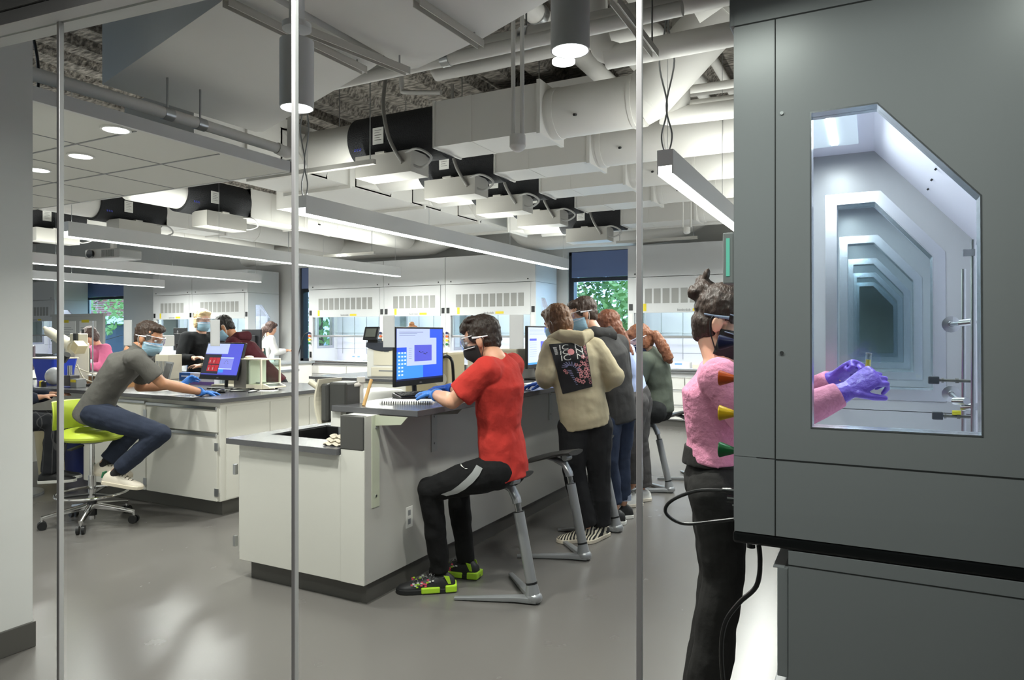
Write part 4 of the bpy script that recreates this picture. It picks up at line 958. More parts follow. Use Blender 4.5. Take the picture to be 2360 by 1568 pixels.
for i in range(6): m.box(.02+.03*i-.0,.035+.03*i,-.3035,-.3,.335,.345)
m.build('vents',GREY,t)
t=thing('paper_tray','low black tray with a grey upright box right of the printer','tray',(-4.1,6.3,.916),0); MB().box(-.22,.25,-.14,.1,0,.05).build('tray',BLACK,t,bev=.01); MB().box(0,.2,.0,.1,.05,.16).build('upright_box',mat('dim_grey','5a5a57',.5),t)
# analytical balance at the corner of the left island
t=thing('analytical_balance','cream glass-sided analytical balance with dark rear at the corner of the left island','balance',(-4.90,4.44,.916),math.radians(90))
MB().box(-.116,.116,.01,.172,.012,.272).build('rear_housing',mat('balance_grey','67645f',.45),t,bev=.006)
MB().box(-.115,.115,-.17,.17,.012,.05).box(-.115,.115,-.17,.17,.265,.277).box(-.115,-.1,-.17,-.155,.05,.265).box(.1,.115,-.17,-.155,.05,.265).box(-.115,-.1,.05,.07,.05,.265).box(.1,.115,.05,.07,.05,.265).build('frame',CREAM,t,bev=.002)
MB().box(-.112,-.109,-.155,.01,.05,.265).box(.109,.112,-.155,.01,.05,.265).box(-.1,.1,-.166,-.163,.05,.265).build('draft_shield_glass',glass('shield_glass','f3f7f2',.4),t)
MB().box(-.09,.09,-.01,.009,.05,.26).build('white_backplate',PAPER,t); MB().cyl((0,-.05,.05),(0,-.05,.065),.045,n=24).build('weighing_pan',STEEL,t,smooth=True)
kp=MB().prism([(-.17,.012),(-.25,.02),(-.25,.035),(-.17,.06)],'x',-.10,.10).build('keypad_wedge',CREAM,t,bev=.003)
MB().add([(-.08,-.243,.0395),(.08,-.243,.0395),(.08,-.185,.0575),(-.08,-.185,.0575),(-.08,-.243,.0375),(.08,-.243,.0375),(.08,-.185,.0555),(-.08,-.185,.0555)],[(0,1,2,3),(4,7,6,5),(0,4,5,1),(1,5,6,2),(2,6,7,3),(3,7,4,0)]).build('keypad',BLACK,kp)
MB().ell((-.02,.08,.287),(.045,.03,.014)).build('level_knob',CREAM,t,smooth=True)
for x in(-.09,.09):
    for y in(-.14,.14): MB().cyl((x,y,0),(x,y,.013),.012).build('foot',DARK,t)
# second balance-like clear shield box behind the monitor
t=thing('draft_shield','clear plastic draft shield box between the blonde person and the tilted monitor','shield box',(-5.75,4.75,.916),.2)
sg=glass('acrylic','e6eae8',.8); MB().box(-.14,.14,-.12,-.116,0,.24).box(-.14,-.136,-.12,.12,0,.24).box(.136,.14,-.12,.12,0,.24).build('clear_panels',sg,t)
MB().box(-.0,.14,-.12,.12,.24,.25).box(.0,.012,-.13,-.118,0,.25).build('shield_frame',CREAM,t); MB().ell((.06,-.05,.262),(.04,.03,.014)).build('level_knob',CREAM,t,smooth=True)
# glove boxes
cols=[('2b5fa8','blue'),('d9d4e6','white and violet'),('e2dfe8','pale violet')]
for i,(c,n_) in enumerate(cols):
    p=(-6.05+.165*i,4.62,.916); t=thing('glove_box',n_+' carton of gloves in the row behind the polo person hands','carton',p,.1,'glove cartons on the left island')
    MB().box(-.08,.08,-.05,.05,.0,.11).build('carton',mat('carton_'+n_.replace(' ','_'),c,.6),t); MB().box(-.08,.08,-.052,-.05,.0,.03).build('carton_band',mat('band_violet','7a5fa8',.6) if i else YEL,t)
    MB().box(-.05,.05,-.053,-.05,.07,.082).build('print_lines',mat('print_white','e8e8f2',.6),t)
tag(MB().box(-.11,.11,-.09,.09,0,.02).box(-.11,.11,.07,.09,.02,.17).xf(Matrix.Translation((-5.42,4.55,.916))).build('open_carton',CREAM,),'cream open carton beside the tilted monitor','carton')
t=thing('open_laptop','small open grey laptop behind the polo person mask','laptop',(-6.35,4.45,.916),math.radians(-25)); MB().box(-.15,.15,-.1,.1,0,.015).build('laptop_base',SILVER,t); L=MB().cbox((0,.12,.11),(.3,.012,.21),Matrix.Rotation(-.25,3,'X')).build('laptop_lid',SILVER,t); MB().cbox((0,.113,.11),(.27,.002,.18),Matrix.Rotation(-.25,3,'X')).build('laptop_screen',BLACK,L)
for i,(dx,dy,a,lb) in enumerate(((0,0,.3,'under the forearm of the polo person'),(.55,.35,-.1,'under the tilted monitor foot'),(.85,.4,.5,'right of the tilted monitor foot'))):
    tag(MB().box(-.11,.11,-.08,.08,0,.004).xf(Matrix.Translation((-5.55+dx,3.92+dy,.9165))@Matrix.Rotation(a,4,'Z')).build('paper_sheet',PAPER),'white paper sheet '+lb,'paper','papers on the left island')
tag(MB().tube([(-5.0,4.25,.93),(-4.85,4.1,.925),(-4.75,4.2,.925),(-4.9,4.35,.93),(-4.72,4.3,.925),(-4.65,4.12,.92)],.005).tube([(-5.2,4.2,.93),(-5.0,4.05,.925),(-4.9,4.2,.93),(-4.8,4.35,.93)],.005).build('tangled_cable',CORD),'tangled black cables between monitor foot and balance','cable')
tag(MB().ell((-4.86,4.02,.93),(.05,.032,.018)).build('computer_mouse',BLACK,smooth=True),'black mouse under the blue glove of the polo person','mouse')
# laptop with stickers, far
t=thing('stickered_laptop','dark green laptop lid with round stickers on a far bench','laptop',(-9.62,8.75,.916),math.radians(12))
MB().box(-.18,.18,-.02,.22,0,.015).build('laptop_base',DARK,t); l=MB().cbox((0,-.05,.125),(.36,.012,.24),Matrix.Rotation(.2,3,'X')).build('laptop_lid',mat('lid_green','1f3b35',.5),t,bev=.003)
for (x,z,r,c) in((-.12,.20,.034,'c24a4a'),(.13,.21,.032,'c9a79c'),(-.10,.07,.052,'e6e4ee')):
    y=-.05-.0065+(.125-z)*.2-.0015; R=Matrix.Rotation(PI/2+.2,3,'X'); s=MB().lathe([(.001,0),(r,0),(r,.0015),(.001,.0015)],(x,y-.005,z),n=20,R=R).build('sticker',mat('sticker_'+c,c,.6),l)
    if r>.05: MB().lathe([(r*.5,-.001),(r*.75,-.001),(r*.75,.003),(r*.5,.003)],(x,y-.006,z),n=20,R=R).build('sticker_ring',mat('ring_violet','5a4a9c',.6),s)
tag(MB().lathe([(.001,0),(.04,0),(.042,.12),(.015,.15),(.012,.19),(.001,.19)],(-9.25,8.7,.916)).build('wash_bottle',mat('bottle_pale','d7e8ee',.3),smooth=True),'translucent wash bottle right of the green laptop','bottle')
# box under the hood bench
t=thing('shipping_box','white shipping carton with a blue stripe under the hood bench, below red shelf','box',(-10.35,10.4,.12),0); b=MB().box(-.33,.33,-.2,.2,0,.52).build('carton',PAPER,t); MB().box(-.33,.33,-.203,-.2,.27,.30).build('blue_stripe',mat('stripe_blue','2f4fa0',.6),b)
text('fisher',.11,(-.02,-.204,.40),FRONT,mat('print_grey','70747c',.6),b)
tag(MB().box(-10.72,-9.99,10.15,10.7,.665,.72).build('red_shelf',mat('shelf_red','a8261f',.5)),'thin red shelf above the white carton by the hood post','shelf')
# note board with two sheets
t=thing('notice_board','grey panel board with two taped sheets near the far left window','board',(-17.6,10.3,0),0,None,True)
bd=MB().box(-18.75,-16.6,10.28,10.34,.9,1.86).box(-18.8,-16.55,10.26,10.35,1.84,1.9).build('panel',mat('panel_grey','c2c3bf',.6),t)
for x in(-18.4,-17.55):
    s=MB().box(x,x+.68,10.272,10.28,1.12,1.72).build('sheet',PAPER,bd); MB().box(x+.1,x+.4,10.266,10.272,1.68,1.75).box(x+.15,x+.4,10.266,10.272,1.09,1.15).build('tape',YEL,s)
    q_=MB()
    for k in range(8): q_.box(x+.06,x+.6-.08*(k%3),10.268,10.272,1.24+.045*k,1.25+.045*k)
    q_.build('writing',GREY,s)
# paper towel dispenser on the far hood side
t=thing('towel_dispenser','white oval paper dispenser beside the person in white at the far hood','dispenser',(-11.56,10.75,1.15),0); MB().loft([(0,0,0),(0,0,.4)],[.14,.17],[.08,.09],side=(1,0,0),n=20,caps=True).build('cover',WHITE,t,smooth=True); MB().ell((.02,-.1,.15),(.03,.01,.07)).build('window',DARK,t,smooth=True)
# ---------------------------------------------------------------- instruments on the left bench
Zt=.916
def bx(px,py,y=None): return pt(px,py,Zt)
a=V((-7.35,4.25,Zt)); t=thing('beam_instrument','cream instrument with a slanted tube head on a stand at far left','instrument',a,0)
MB().box(-.06,.10,-.06,.10,0,.40).box(.0,.16,-.05,.05,.36,.50).build('upright_housing',CREAM,t,bev=.01)
MB().cyl((.02,-.02,.36),(-.42,-.02,.52),.062,.05,n=20).cyl((-.42,-.02,.52),(-.5,-.02,.56),.03,.02).build('slanted_tube',CREAM,t,smooth=True)
MB().box(.1,.15,-.07,-.05,.42,.50).build('knob_plate',DARK,t); MB().cbox((.17,-.05,.36),(.1,.1,.1),Matrix.Rotation(.6,3,'Y')).build('eyepiece_block',BEIGE,t,bev=.005)
def standrod(x,y,h,lb):
    t=thing('ring_stand',lb,'stand',(x,y,Zt),0,'ring stands on the left bench'); MB().box(-.055,.055,-.08,.08,0,.02).build('base_plate',DARK,t); MB().cyl((0,0,.02),(0,0,h),.007,n=10).build('rod',STEEL,t,smooth=True)
standrod(-6.62,4.0,.62,'tall ring stand rod in front of the cream tube instrument'); standrod(-6.35,4.15,.42,'shorter rod just left of the polo person back')
t=thing('motor_stand','dark grey block motor with a small upright cylinder near the bench edge','motor',(-6.62,3.80,Zt),0); MB().box(-.06,.05,-.04,.05,.012,.11).build('motor_block',mat('block_dark','4a4646',.5),t,bev=.004); MB().cyl((-.02,0,.11),(-.02,0,.2),.02).build('motor_shaft',STEEL,t,smooth=True); MB().box(.055,.15,-.04,.05,0.0,.08).build('grey_box',GREY,t,bev=.004); MB().box(.06,.14,-.042,-.04,.05,.075).build('yellow_tag',YEL,t)
t=thing('blue_crate','bright blue plastic crate with white rim at far left','crate',(-7.25,4.0,Zt+.0),0); MB().loft([(0,0,.0),(0,0,.25)],[.14,.2],[.10,.13],side=(1,0,0),n=20,pw=.3).build('crate_body',mat('crate_blue','2345c8',.5),t); MB().loft([(0,0,.25),(0,0,.262)],[.215,.215],[.14,.14],side=(1,0,0),n=20,pw=.3).build('crate_rim',CREAM,t)
t=thing('centrifuge','white rounded centrifuge with a small display left of the polo person','centrifuge',(-6.75,4.45,Zt),.15); MB().loft([(0,0,0),(0,0,.19),(0,0,.21)],[.19,.19,.175],[.16,.16,.15],side=(1,0,0),n=24,pw=.4).build('housing',WHITE,t,smooth=True); MB().box(.02,.18,-.165,-.15,.03,.1).build('front_panel',CREAM,t,bev=.003); MB().box(.06,.12,-.168,-.165,.05,.085).build('display',mat('lcd_green','8a9a80',.4),t); MB().box(.0,.19,-.17,-.15,.135,.15).build('lid_lip',GREY,t)
t=thing('power_supply','white power supply box with vents on a dark microscope frame','instrument',(-7.0,4.95,Zt),.1); MB().box(-.05,.16,-.08,.08,.36,.48).build('top_box',WHITE,t,bev=.006); MB().box(.0,.15,-.083,-.08,.43,.455).build('vent_strip',GREY,t); MB().box(.06,.26,-.09,.09,0,.27).build('lower_box',CREAM,t,bev=.006)
m=MB(); 
for k in range(8): m.box(.075+.02*k,.085+.02*k,-.093,-.09,.04,.2)
m.build('vent_slats',GREY,t); MB().box(-.22,-.05,-.07,.07,0,.3).box(-.2,-.02,-.04,.04,.3,.36).build('frame_dark',DARK,t,bev=.01); MB().tube([(-.06,-.085,.44),(-.15,-.1,.46),(-.2,-.1,.40),(-.19,-.1,.3)],.012).build('hose',CORD,t,smooth=True)
tag(MB().box(-6.75,-6.15,4.02,4.22,Zt,Zt+.035).box(-6.72,-6.6,4.02,4.2,Zt+.035,Zt+.09).build('wooden_tray',mat('tray_wood','a97a4a',.6,noise_amt=.15,nscale=15)),'open wooden tray on the left bench behind the stands','tray')
tag(MB().box(-6.7,-6.2,4.0,4.25,Zt+.09,Zt+.10).build('white_board',WHITE),'white board resting over the wooden tray','board')
tag(MB().box(-6.28,-6.1,3.86,3.98,Zt,Zt+.055).build('small_white_box',CREAM,bev=.004),'small cream box tucked by the polo person back','box')
m=MB().ell((-6.98,3.85,Zt+.09),(.08,.08,.085)).build('round_flask',mat('frosted_flask','c9ccd0',.15),smooth=True); tag(m,'round frosted flask at the column edge on the left bench','flask')
t=thing('angled_stirrer','black and brass angled stirrer head above the round flask','stirrer',(-6.9,3.85,Zt+.16),0); MB().cyl((0,0,0),(.07,0,.09),.018).build('brass_shaft',mat('brass','9c7a3c',.35,.8),t,smooth=True); MB().cyl((.06,0,.08),(.13,0,.14),.032).build('motor_head',BLACK,t,smooth=True)
tag(MB().tube([(-6.72,3.9,1.10),(-6.62,3.92,1.06),(-6.5,3.95,1.03),(-6.42,3.98,1.0),(-6.2,4.0,.98)],.006).tube([(-6.7,3.9,1.12),(-6.6,3.9,1.0),(-6.45,3.9,.96)],.006).build('rubber_tubing',mat('tubing_cream','d8d0bb',.5)),'loose cream rubber tubing over the left bench','tubing')
t=thing('coiled_condenser','clear coiled glass condenser with green clips slanting by the centrifuge','glassware',(-6.55,4.3,1.18),0); m=MB(); P=[V((.03*k/3+.0,0.02*math.sin(k*1.6),-.0-.022*k/3+.02*math.cos(k*1.6))) for k in range(16)]; m.tube(P,.007,6); m.build('glass_coil',mat('pale_glass','dfe6e6',.1),t,smooth=True); MB().cyl((-.03,0,.02),(-.05,0,.035),.016).cyl((.15,0,-.11),(.18,0,-.13),.016).build('green_clip',mat('clip_green','3f9a6a',.4),t)
for i,(x,y,c,n_) in enumerate(((-6.95,3.72,'e0c81e','yellow'),(-6.88,3.70,'17181a','black'),(-7.02,3.74,'4a3fa8','violet'),(-6.8,4.1,'2f6fd0','blue'))):
    tag(MB().lathe([(.001,0),(.022,0),(.022,.045),(.012,.055),(.001,.055)],(x,y,Zt),n=16).build('bottle_cap',mat('cap_'+n_,c,.4),smooth=True),n_+' capped small bottle at the left bench front edge','bottle','small bottles on the left bench')
for i,(x,y,z,w_,d_,h_,c,lb) in enumerate(((-8.9,6.35,.916,.16,.12,.12,'b98a5e','brown'),(-8.7,6.4,.916,.14,.12,.16,'e4e2dc','white'),(-8.5,6.45,.916,.12,.1,.2,'4f7fb8','blue'),(-8.3,6.35,.916,.2,.14,.08,'d8d3c6','cream'))):
    tag(MB().box(x,x+w_,y,y+d_,z,z+h_).build('small_carton',mat('sc_'+lb,c,.6)),lb+' small carton on the bench beyond the polo person','carton','cartons on the middle bench')
# instruments behind the main monitor
t=thing('beige_instrument','tall beige bench instrument with ports and round plate behind the main monitor','instrument',(-2.98,4.42,.808),math.radians(8))
MB().box(-.17,.19,-.16,.16,0,.47).build('housing',BEIGE,t,bev=.02); MB().cyl((.13,-.165,.27),(.13,-.161,.27),.05,n=28).build('round_plate',CREAM,t); m=MB()
for k in range(3): m.box(.02+.03*k,.035+.03*k,-.163,-.16,.41,.44)
m.box(.03,.09,-.163,-.16,.26,.28).build('ports',DARK,t); MB().tube([(.14,-.17,.43),(.2,-.19,.44),(.24,-.19,.38),(.24,-.18,.1),(.2,-.18,.0)],.012).build('power_lead',CORD,t,smooth=True)
t=thing('cream_instrument','cream instrument box with a dial behind the red shirt person shoulder','instrument',(-2.95,5.35,.808),0); MB().box(-.2,.3,-.17,.2,0,.48).build('housing',CREAM,t,bev=.015); MB().cyl((.2,-.175,.4),(.2,-.17,.4),.035,n=24).build('dial',BEIGE,t); MB().tube([(-.05,-.18,.52),(.03,-.2,.54),(.07,-.2,.46),(.08,-.19,.3)],.012).build('power_lead',CORD,t,smooth=True)
rr=random.Random(4); t=thing('molecular_model','white ball and wire molecular model cluster by the black face mask','model',(-2.95,4.95,.808),0); m=MB()
MB().box(-.08,.08,-.06,.06,0,.12).build('holder_box',mat('violet_box','3d2f6b',.5),t)
for k in range(16):
    c=V((rr.uniform(-.12,.12),rr.uniform(-.08,.08),rr.uniform(.14,.34))); m.tube([c,c+V((rr.uniform(-.06,.06),rr.uniform(-.06,.06),rr.uniform(-.06,.06))),c+V((rr.uniform(-.08,.08),rr.uniform(-.06,.06),rr.uniform(-.02,.1)))],.007,6)
m.build('white_loops',WHITE,t,smooth=True); m=MB()
for k in range(5): m.ell((rr.uniform(-.12,.12),-.06,rr.uniform(.14,.32)),(.014,.014,.014),nu=8,nv=6)
m.build('green_ball',mat('ball_green','3d8a4a',.4),t,smooth=True)
for i,(y,lb) in enumerate(((5.02,'nearest the beige hoodie hand'),(5.2,'stacked toward the second monitor'))):
    tag(MB().box(-2.42,-2.18,y,y+.3,1.018+.014*i,1.03+.014*i).build('paper_pad',PAPER),'white paper pad on the bar, '+lb,'paper','paper pads on the bar')
tag(MB().box(-2.40,-2.15,4.75,4.98,1.018,1.028).build('open_notebook',PAPER),'open white notebook at the bar edge before the beige hoodie person','notebook')
t=thing('hood_instrument','small white meter inside the hood right of the window','instrument',(-2.55,YH+.25,.88),0); MB().box(-.18,.1,-.08,.08,0,.10).build('housing',WHITE,t,bev=.008); MB().box(-.13,-.02,-.083,-.08,.055,.08).build('blue_display',mat('disp_blue','6f9ad8',.4,emit=.4),t); MB().box(.13,.42,-.06,.06,0,.07).build('side_block',CREAM,t,bev=.01)
t=thing('hood_instrument','small white twin-dial meter inside the hood behind the printer','instrument',(-8.9,YH+.25,.88),0); MB().box(-.15,.15,-.1,.1,0,.12).build('housing',WHITE,t,bev=.02); MB().box(-.1,-.04,-.103,-.1,.07,.09).box(.03,.09,-.103,-.1,.07,.09).build('blue_display',mat('disp_blue','6f9ad8'),t)
# ---------------------------------------------------------------- people
TEX=bpy.data.textures.new('cloth_folds','CLOUDS'); TEX.noise_scale=.09; TEX.noise_depth=1
TEXH=bpy.data.textures.new('hair_locks','CLOUDS'); TEXH.noise_scale=.022; TEXH.noise_depth=2
def organic(name,mb,m,parent,vox=.008,it=3,disp=0,tex=None,**kw):
    o=mb.build(name,m,parent,**kw)
    r=o.modifiers.new('skin','REMESH'); r.mode='VOXEL'; r.voxel_size=vox; r.use_smooth_shade=True
    s=o.modifiers.new('soft','SMOOTH'); s.factor=.5; s.iterations=it
    if disp:
        d=o.modifiers.new('folds','DISPLACE'); d.texture=tex or TEX; d.strength=disp; d.mid_level=.5; d.texture_coords='LOCAL'
    return o
def skinmat(n,c):
    m=mat(n,c,.5,noise_amt=.04,nscale=30); b=m.node_tree.nodes['Principled BSDF']; b.inputs['Subsurface Weight'].default_value=.08; b.inputs['Subsurface Radius'].default_value=(.02,.008,.004); return m
def cloth(n,c,amt=.06,b=.35,bs=14,st=(1,1,1)): return mat(n,c,.9,spec=.2,noise_amt=amt,nscale=60,bump=b,bscale=bs,stretch=st)
def hairmat(n,c,amt=.45): return mat(n,c,.55,noise_amt=amt,nscale=50,bump=.6,bscale=60,stretch=(1,1,.25))
NITR=mat('nitrile_blue','3f7fd6',.4,bump=.25,bscale=60); PURP=mat('nitrile_purple','6b4fc0',.4,bump=.35,bscale=50); DNITR=mat('nitrile_dark_blue','2456b8',.4,bump=.25,bscale=60)
MASKB=mat('surgical_mask','9fc4d8',.85,bump=.2,bscale=30,stretch=(1,1,6)); MASKK=mat('black_mask','141416',.8); MASKN=mat('navy_mask','1c2140',.7)
GOG=glass('goggle_plastic','eceff8',2.2,0,.05)
def skin_hand(mb,w,d,n,thumb,curl=.3,s=1.0,spread=.1,cuff=0,thumb_in=.7,bk=None):
    """w wrist, d pointing to the fingers, n out of the palm, thumb +-1 side"""
    w=V(w); d=V(d).normalized(); n=V(n); n=(n-d*n.dot(d)).normalized(); sd=d.cross(n)*thumb
    mb.loft([w-d*.01*s,w+d*.02*s,w+d*.06*s,w+d*.09*s],[.027*s,.034*s,.041*s,.040*s],[.02*s,.017*s,.015*s,.013*s],side=sd,n=14,caps=True)
    bk=V(bk).normalized() if bk is not None else -d
    if cuff: mb.loft([w+bk*cuff,w+bk*cuff*.5,w+d*.012],[.040*s,.036*s,.029*s],[.036*s,.032*s,.023*s],side=sd,n=16)
    L=(.074,.083,.077,.060); off=(.030,.010,-.010,-.030)
    for k in range(4):
        p=w+d*(.088 if k in(1,2) else .082)*s+sd*off[k]*s; a=0; cu=curl*(1+.18*k) if not hasattr(curl,'__len__') else curl[k]; pts=[p-d*.012*s,p]
        for j,f in enumerate((.45,.30,.25)):
            a+=cu*(.7,1.0,.7)[j]; dd=d*math.cos(a)+n*math.sin(a)+sd*spread*(1.5-k)*.5*(off[k]>-9); p=p+dd.normalized()*L[k]*f*s; pts.append(p)
        mb.loft(pts,[.0095*s,.0098*s,.009*s,.0082*s,.0068*s],n=10,caps=True)
    p=w+d*.028*s+sd*.030*s; dd=(d*.62+sd*.55+n*thumb_in*.55).normalized(); p2=p+dd*.038*s; dd2=(dd+d*.35+n*.2).normalized(); p3=p2+dd2*.030*s
    mb.loft([w+d*.015*s+sd*.015*s,p,p2,p3],[.013*s,.0135*s,.0112*s,.0085*s],n=10,caps=True)
def glove(parent,w,d,n,thumb,m,curl=.3,cuff=.045,**k):
    mb=MB(); skin_hand(mb,w,d,n,thumb,curl,cuff=cuff,s=1.04,**k); return organic('glove',mb,m,parent,.0035,1)
def shoe(parent,ankle,d,up=(0,0,1),top=None,sole=None,lace=None,L=1.0,extra=None,laces=True):
    d=V(d); up=V(up).normalized(); d=(d-up*d.dot(up)).normalized(); s=up.cross(d); R=Matrix((d,s,up)).transposed().to_4x4(); M=Matrix.Translation(V(ankle)-up*.085)@R
    P=[(-.075,.026,.05),(-.068,.036,.075),(-.04,.041,.10),(.0,.043,.105),(.04,.043,.092),(.085,.046,.070),(.13,.049,.056),(.17,.046,.048),(.197,.034,.04),(.21,.012,.028)]
    rr=[]
    for x,w_,h in P:
        row=[]
        for k in range(17):
            q=PI*k/16; row.append(V((x*L,w_*math.cos(q)*(1 if k not in(0,16) else 1),.02+(h-.02)*math.sin(q)**.8)))
        row+= [V((x*L,-w_*.5,.015)),V((x*L,w_*.5,.015))]
        rr.append(row)
    t=MB().rings(rr).xf(M).build('shoe',top,parent,smooth=True,auto=50)
    o=[(x*L,w_+.006) for x,w_,h in P]; poly=[(-.085*L,.0)]+[(a,-b) for a,b in o]+[(.216*L,0)]+[(a,b) for a,b in o[::-1]]
    so=MB().prism(poly,'z',0,.026).xf(M).build('sole',sole,t,bev=.004)
    if laces:
        m=MB()
        for k in range(5):
            x=.04+.022*k; h=.100-.0105*k; m.tube([(x*L,-.022,h-.012),(x*L+.004,0,h+.002),(x*L,.022,h-.012)],.0026,6)
        m.tube([(.035,0,.105),(.03,.03,.10),(.05,.035,.08)],.0025,6); m.tube([(.035,0,.105),(.03,-.03,.10),(.05,-.035,.08)],.0025,6)
        m.xf(M).build('laces',lace or WHITE,t)
    if extra: extra(t,M)
    return t
class Head:
    def __init__(s,c,F,U):
        s.c=V(c); F=V(F).normalized(); U=V(U); U=(U-F*U.dot(F)).normalized(); S=U.cross(F); s.F,s.U,s.S=F,U,S; s.R=Matrix((F,S,U)).transposed()
    def p(s,f,l,u): return s.c+s.F*f+s.S*l+s.U*u
    def ell(s,mb,f,l,u,r,nu=14,nv=10): mb.ell(s.p(f,l,u),r,s.R,nu,nv)
    def skin(s,mb):
        e=s.ell
        e(mb,-.008,0,.03,(.098,.076,.092)); e(mb,.025,0,-.035,(.072,.062,.082)); e(mb,.058,0,-.088,(.032,.036,.028)); e(mb,.04,0,-.07,(.045,.055,.035))
        e(mb,.082,0,.018,(.018,.046,.014)); e(mb,.10,0,-.030,(.014,.014,.013)); e(mb,.093,0,-.010,(.012,.009,.025)); e(mb,.088,0,-.058,(.010,.024,.011))
        for q in(-1,1):
            e(mb,-.005,q*.077,-.015,(.020,.009,.030)); e(mb,-.018,q*.084,-.008,(.008,.006,.022)); e(mb,.06,q*.04,-.03,(.022,.022,.022))
    def eyes(s,parent):
        for q in(-1,1):
            mb=MB().ell(s.p(.078,q*.031,.0),(.012,.012,.011),s.R,10,8); mb.use(mat('eye_white','e9e6e0',.3)); mb.mats=[mat('eye_white','e9e6e0',.3)]; mb.m=[0]*len(mb.m)
            e=mb.build('eye',None,parent,smooth=True); MB().ell(s.p(.0885,q*.031,-.001),(.003,.0055,.0055),s.R,8,6).build('iris',mat('iris_brown','2a1a12',.2),e,smooth=True)
            MB().loft([s.p(.083,q*.014,.022),s.p(.090,q*.03,.028),s.p(.076,q*.05,.022)],[.003,.004,.002],n=6,caps=True).build('eyebrow',s.browm,parent,smooth=True)
    browm=None
    def mask(s,parent,m,strap=WHITE,vox=True):
        R=[]
        for i in range(9):
            u=i/8.; z=-.012-.112*u; row=[]
            for k in range(15):
                a=math.radians(-88+176*k/14); rad=.0 
                rf=.098+.016*math.sin(PI*min(1,u*1.25))-.035*max(0,u-.6)/.4; rs=.074-.012*u
                zz=z+.03*(1-math.cos(a))*(.6-u)*1.2*(-1 if u<.6 else -1)*.6
                row.append(s.p(.005+rf*math.cos(a),rs*math.sin(a),zz))
            R.append(row)
        n=15; vs=[p for r in R for p in r]; fs=[(i*n+k,i*n+k+1,(i+1)*n+k+1,(i+1)*n+k) for i in range(8) for k in range(14)]
        o=MB().add(vs,fs).build('face_mask',m,parent,smooth=True,auto=0); so=o.modifiers.new('thick','SOLIDIFY'); so.thickness=.003
        for q in(-1,1): MB().tube([s.p(.01,q*.074,-.03),s.p(-.012,q*.083,.012),s.p(-.03,q*.086,.0),s.p(-.02,q*.08,-.045),s.p(.012,q*.066,-.10)],.0022,6).build('ear_loop',strap,o)
        return o
    def goggles(s,parent,m=None,arms='e8e8ee'):
        R=[]; n=17
        for i in range(6):
            z=-.030+.062*i/5
            R.append([s.p(.012+(.103+.006*math.sin(PI*i/5))*math.cos(a),.082*math.sin(a),z) for a in [math.radians(-82+164*k/(n-1)) for k in range(n)]])
        vs=[p for r in R for p in r]; fs=[(i*n+k,i*n+k+1,(i+1)*n+k+1,(i+1)*n+k) for i in range(5) for k in range(n-1)]
        o=MB().add(vs,fs).build('safety_goggles',m or GOG,parent,smooth=True,auto=0)
        rim=MB(); A=mat('goggle_frame_'+arms,arms,.25)
        rim.tube(R[5],.0025,6).tube(R[0],.0022,6)
        for q,k in((-1,0),(1,-1)): rim.loft([R[4][k],s.p(-.02,q*.086,.012),s.p(-.06,q*.08,.008)],[.006,.004,.003],[.002]*3,side=s.U,n=6)
        rim.build('goggle_frame',A,o,smooth=True); return o
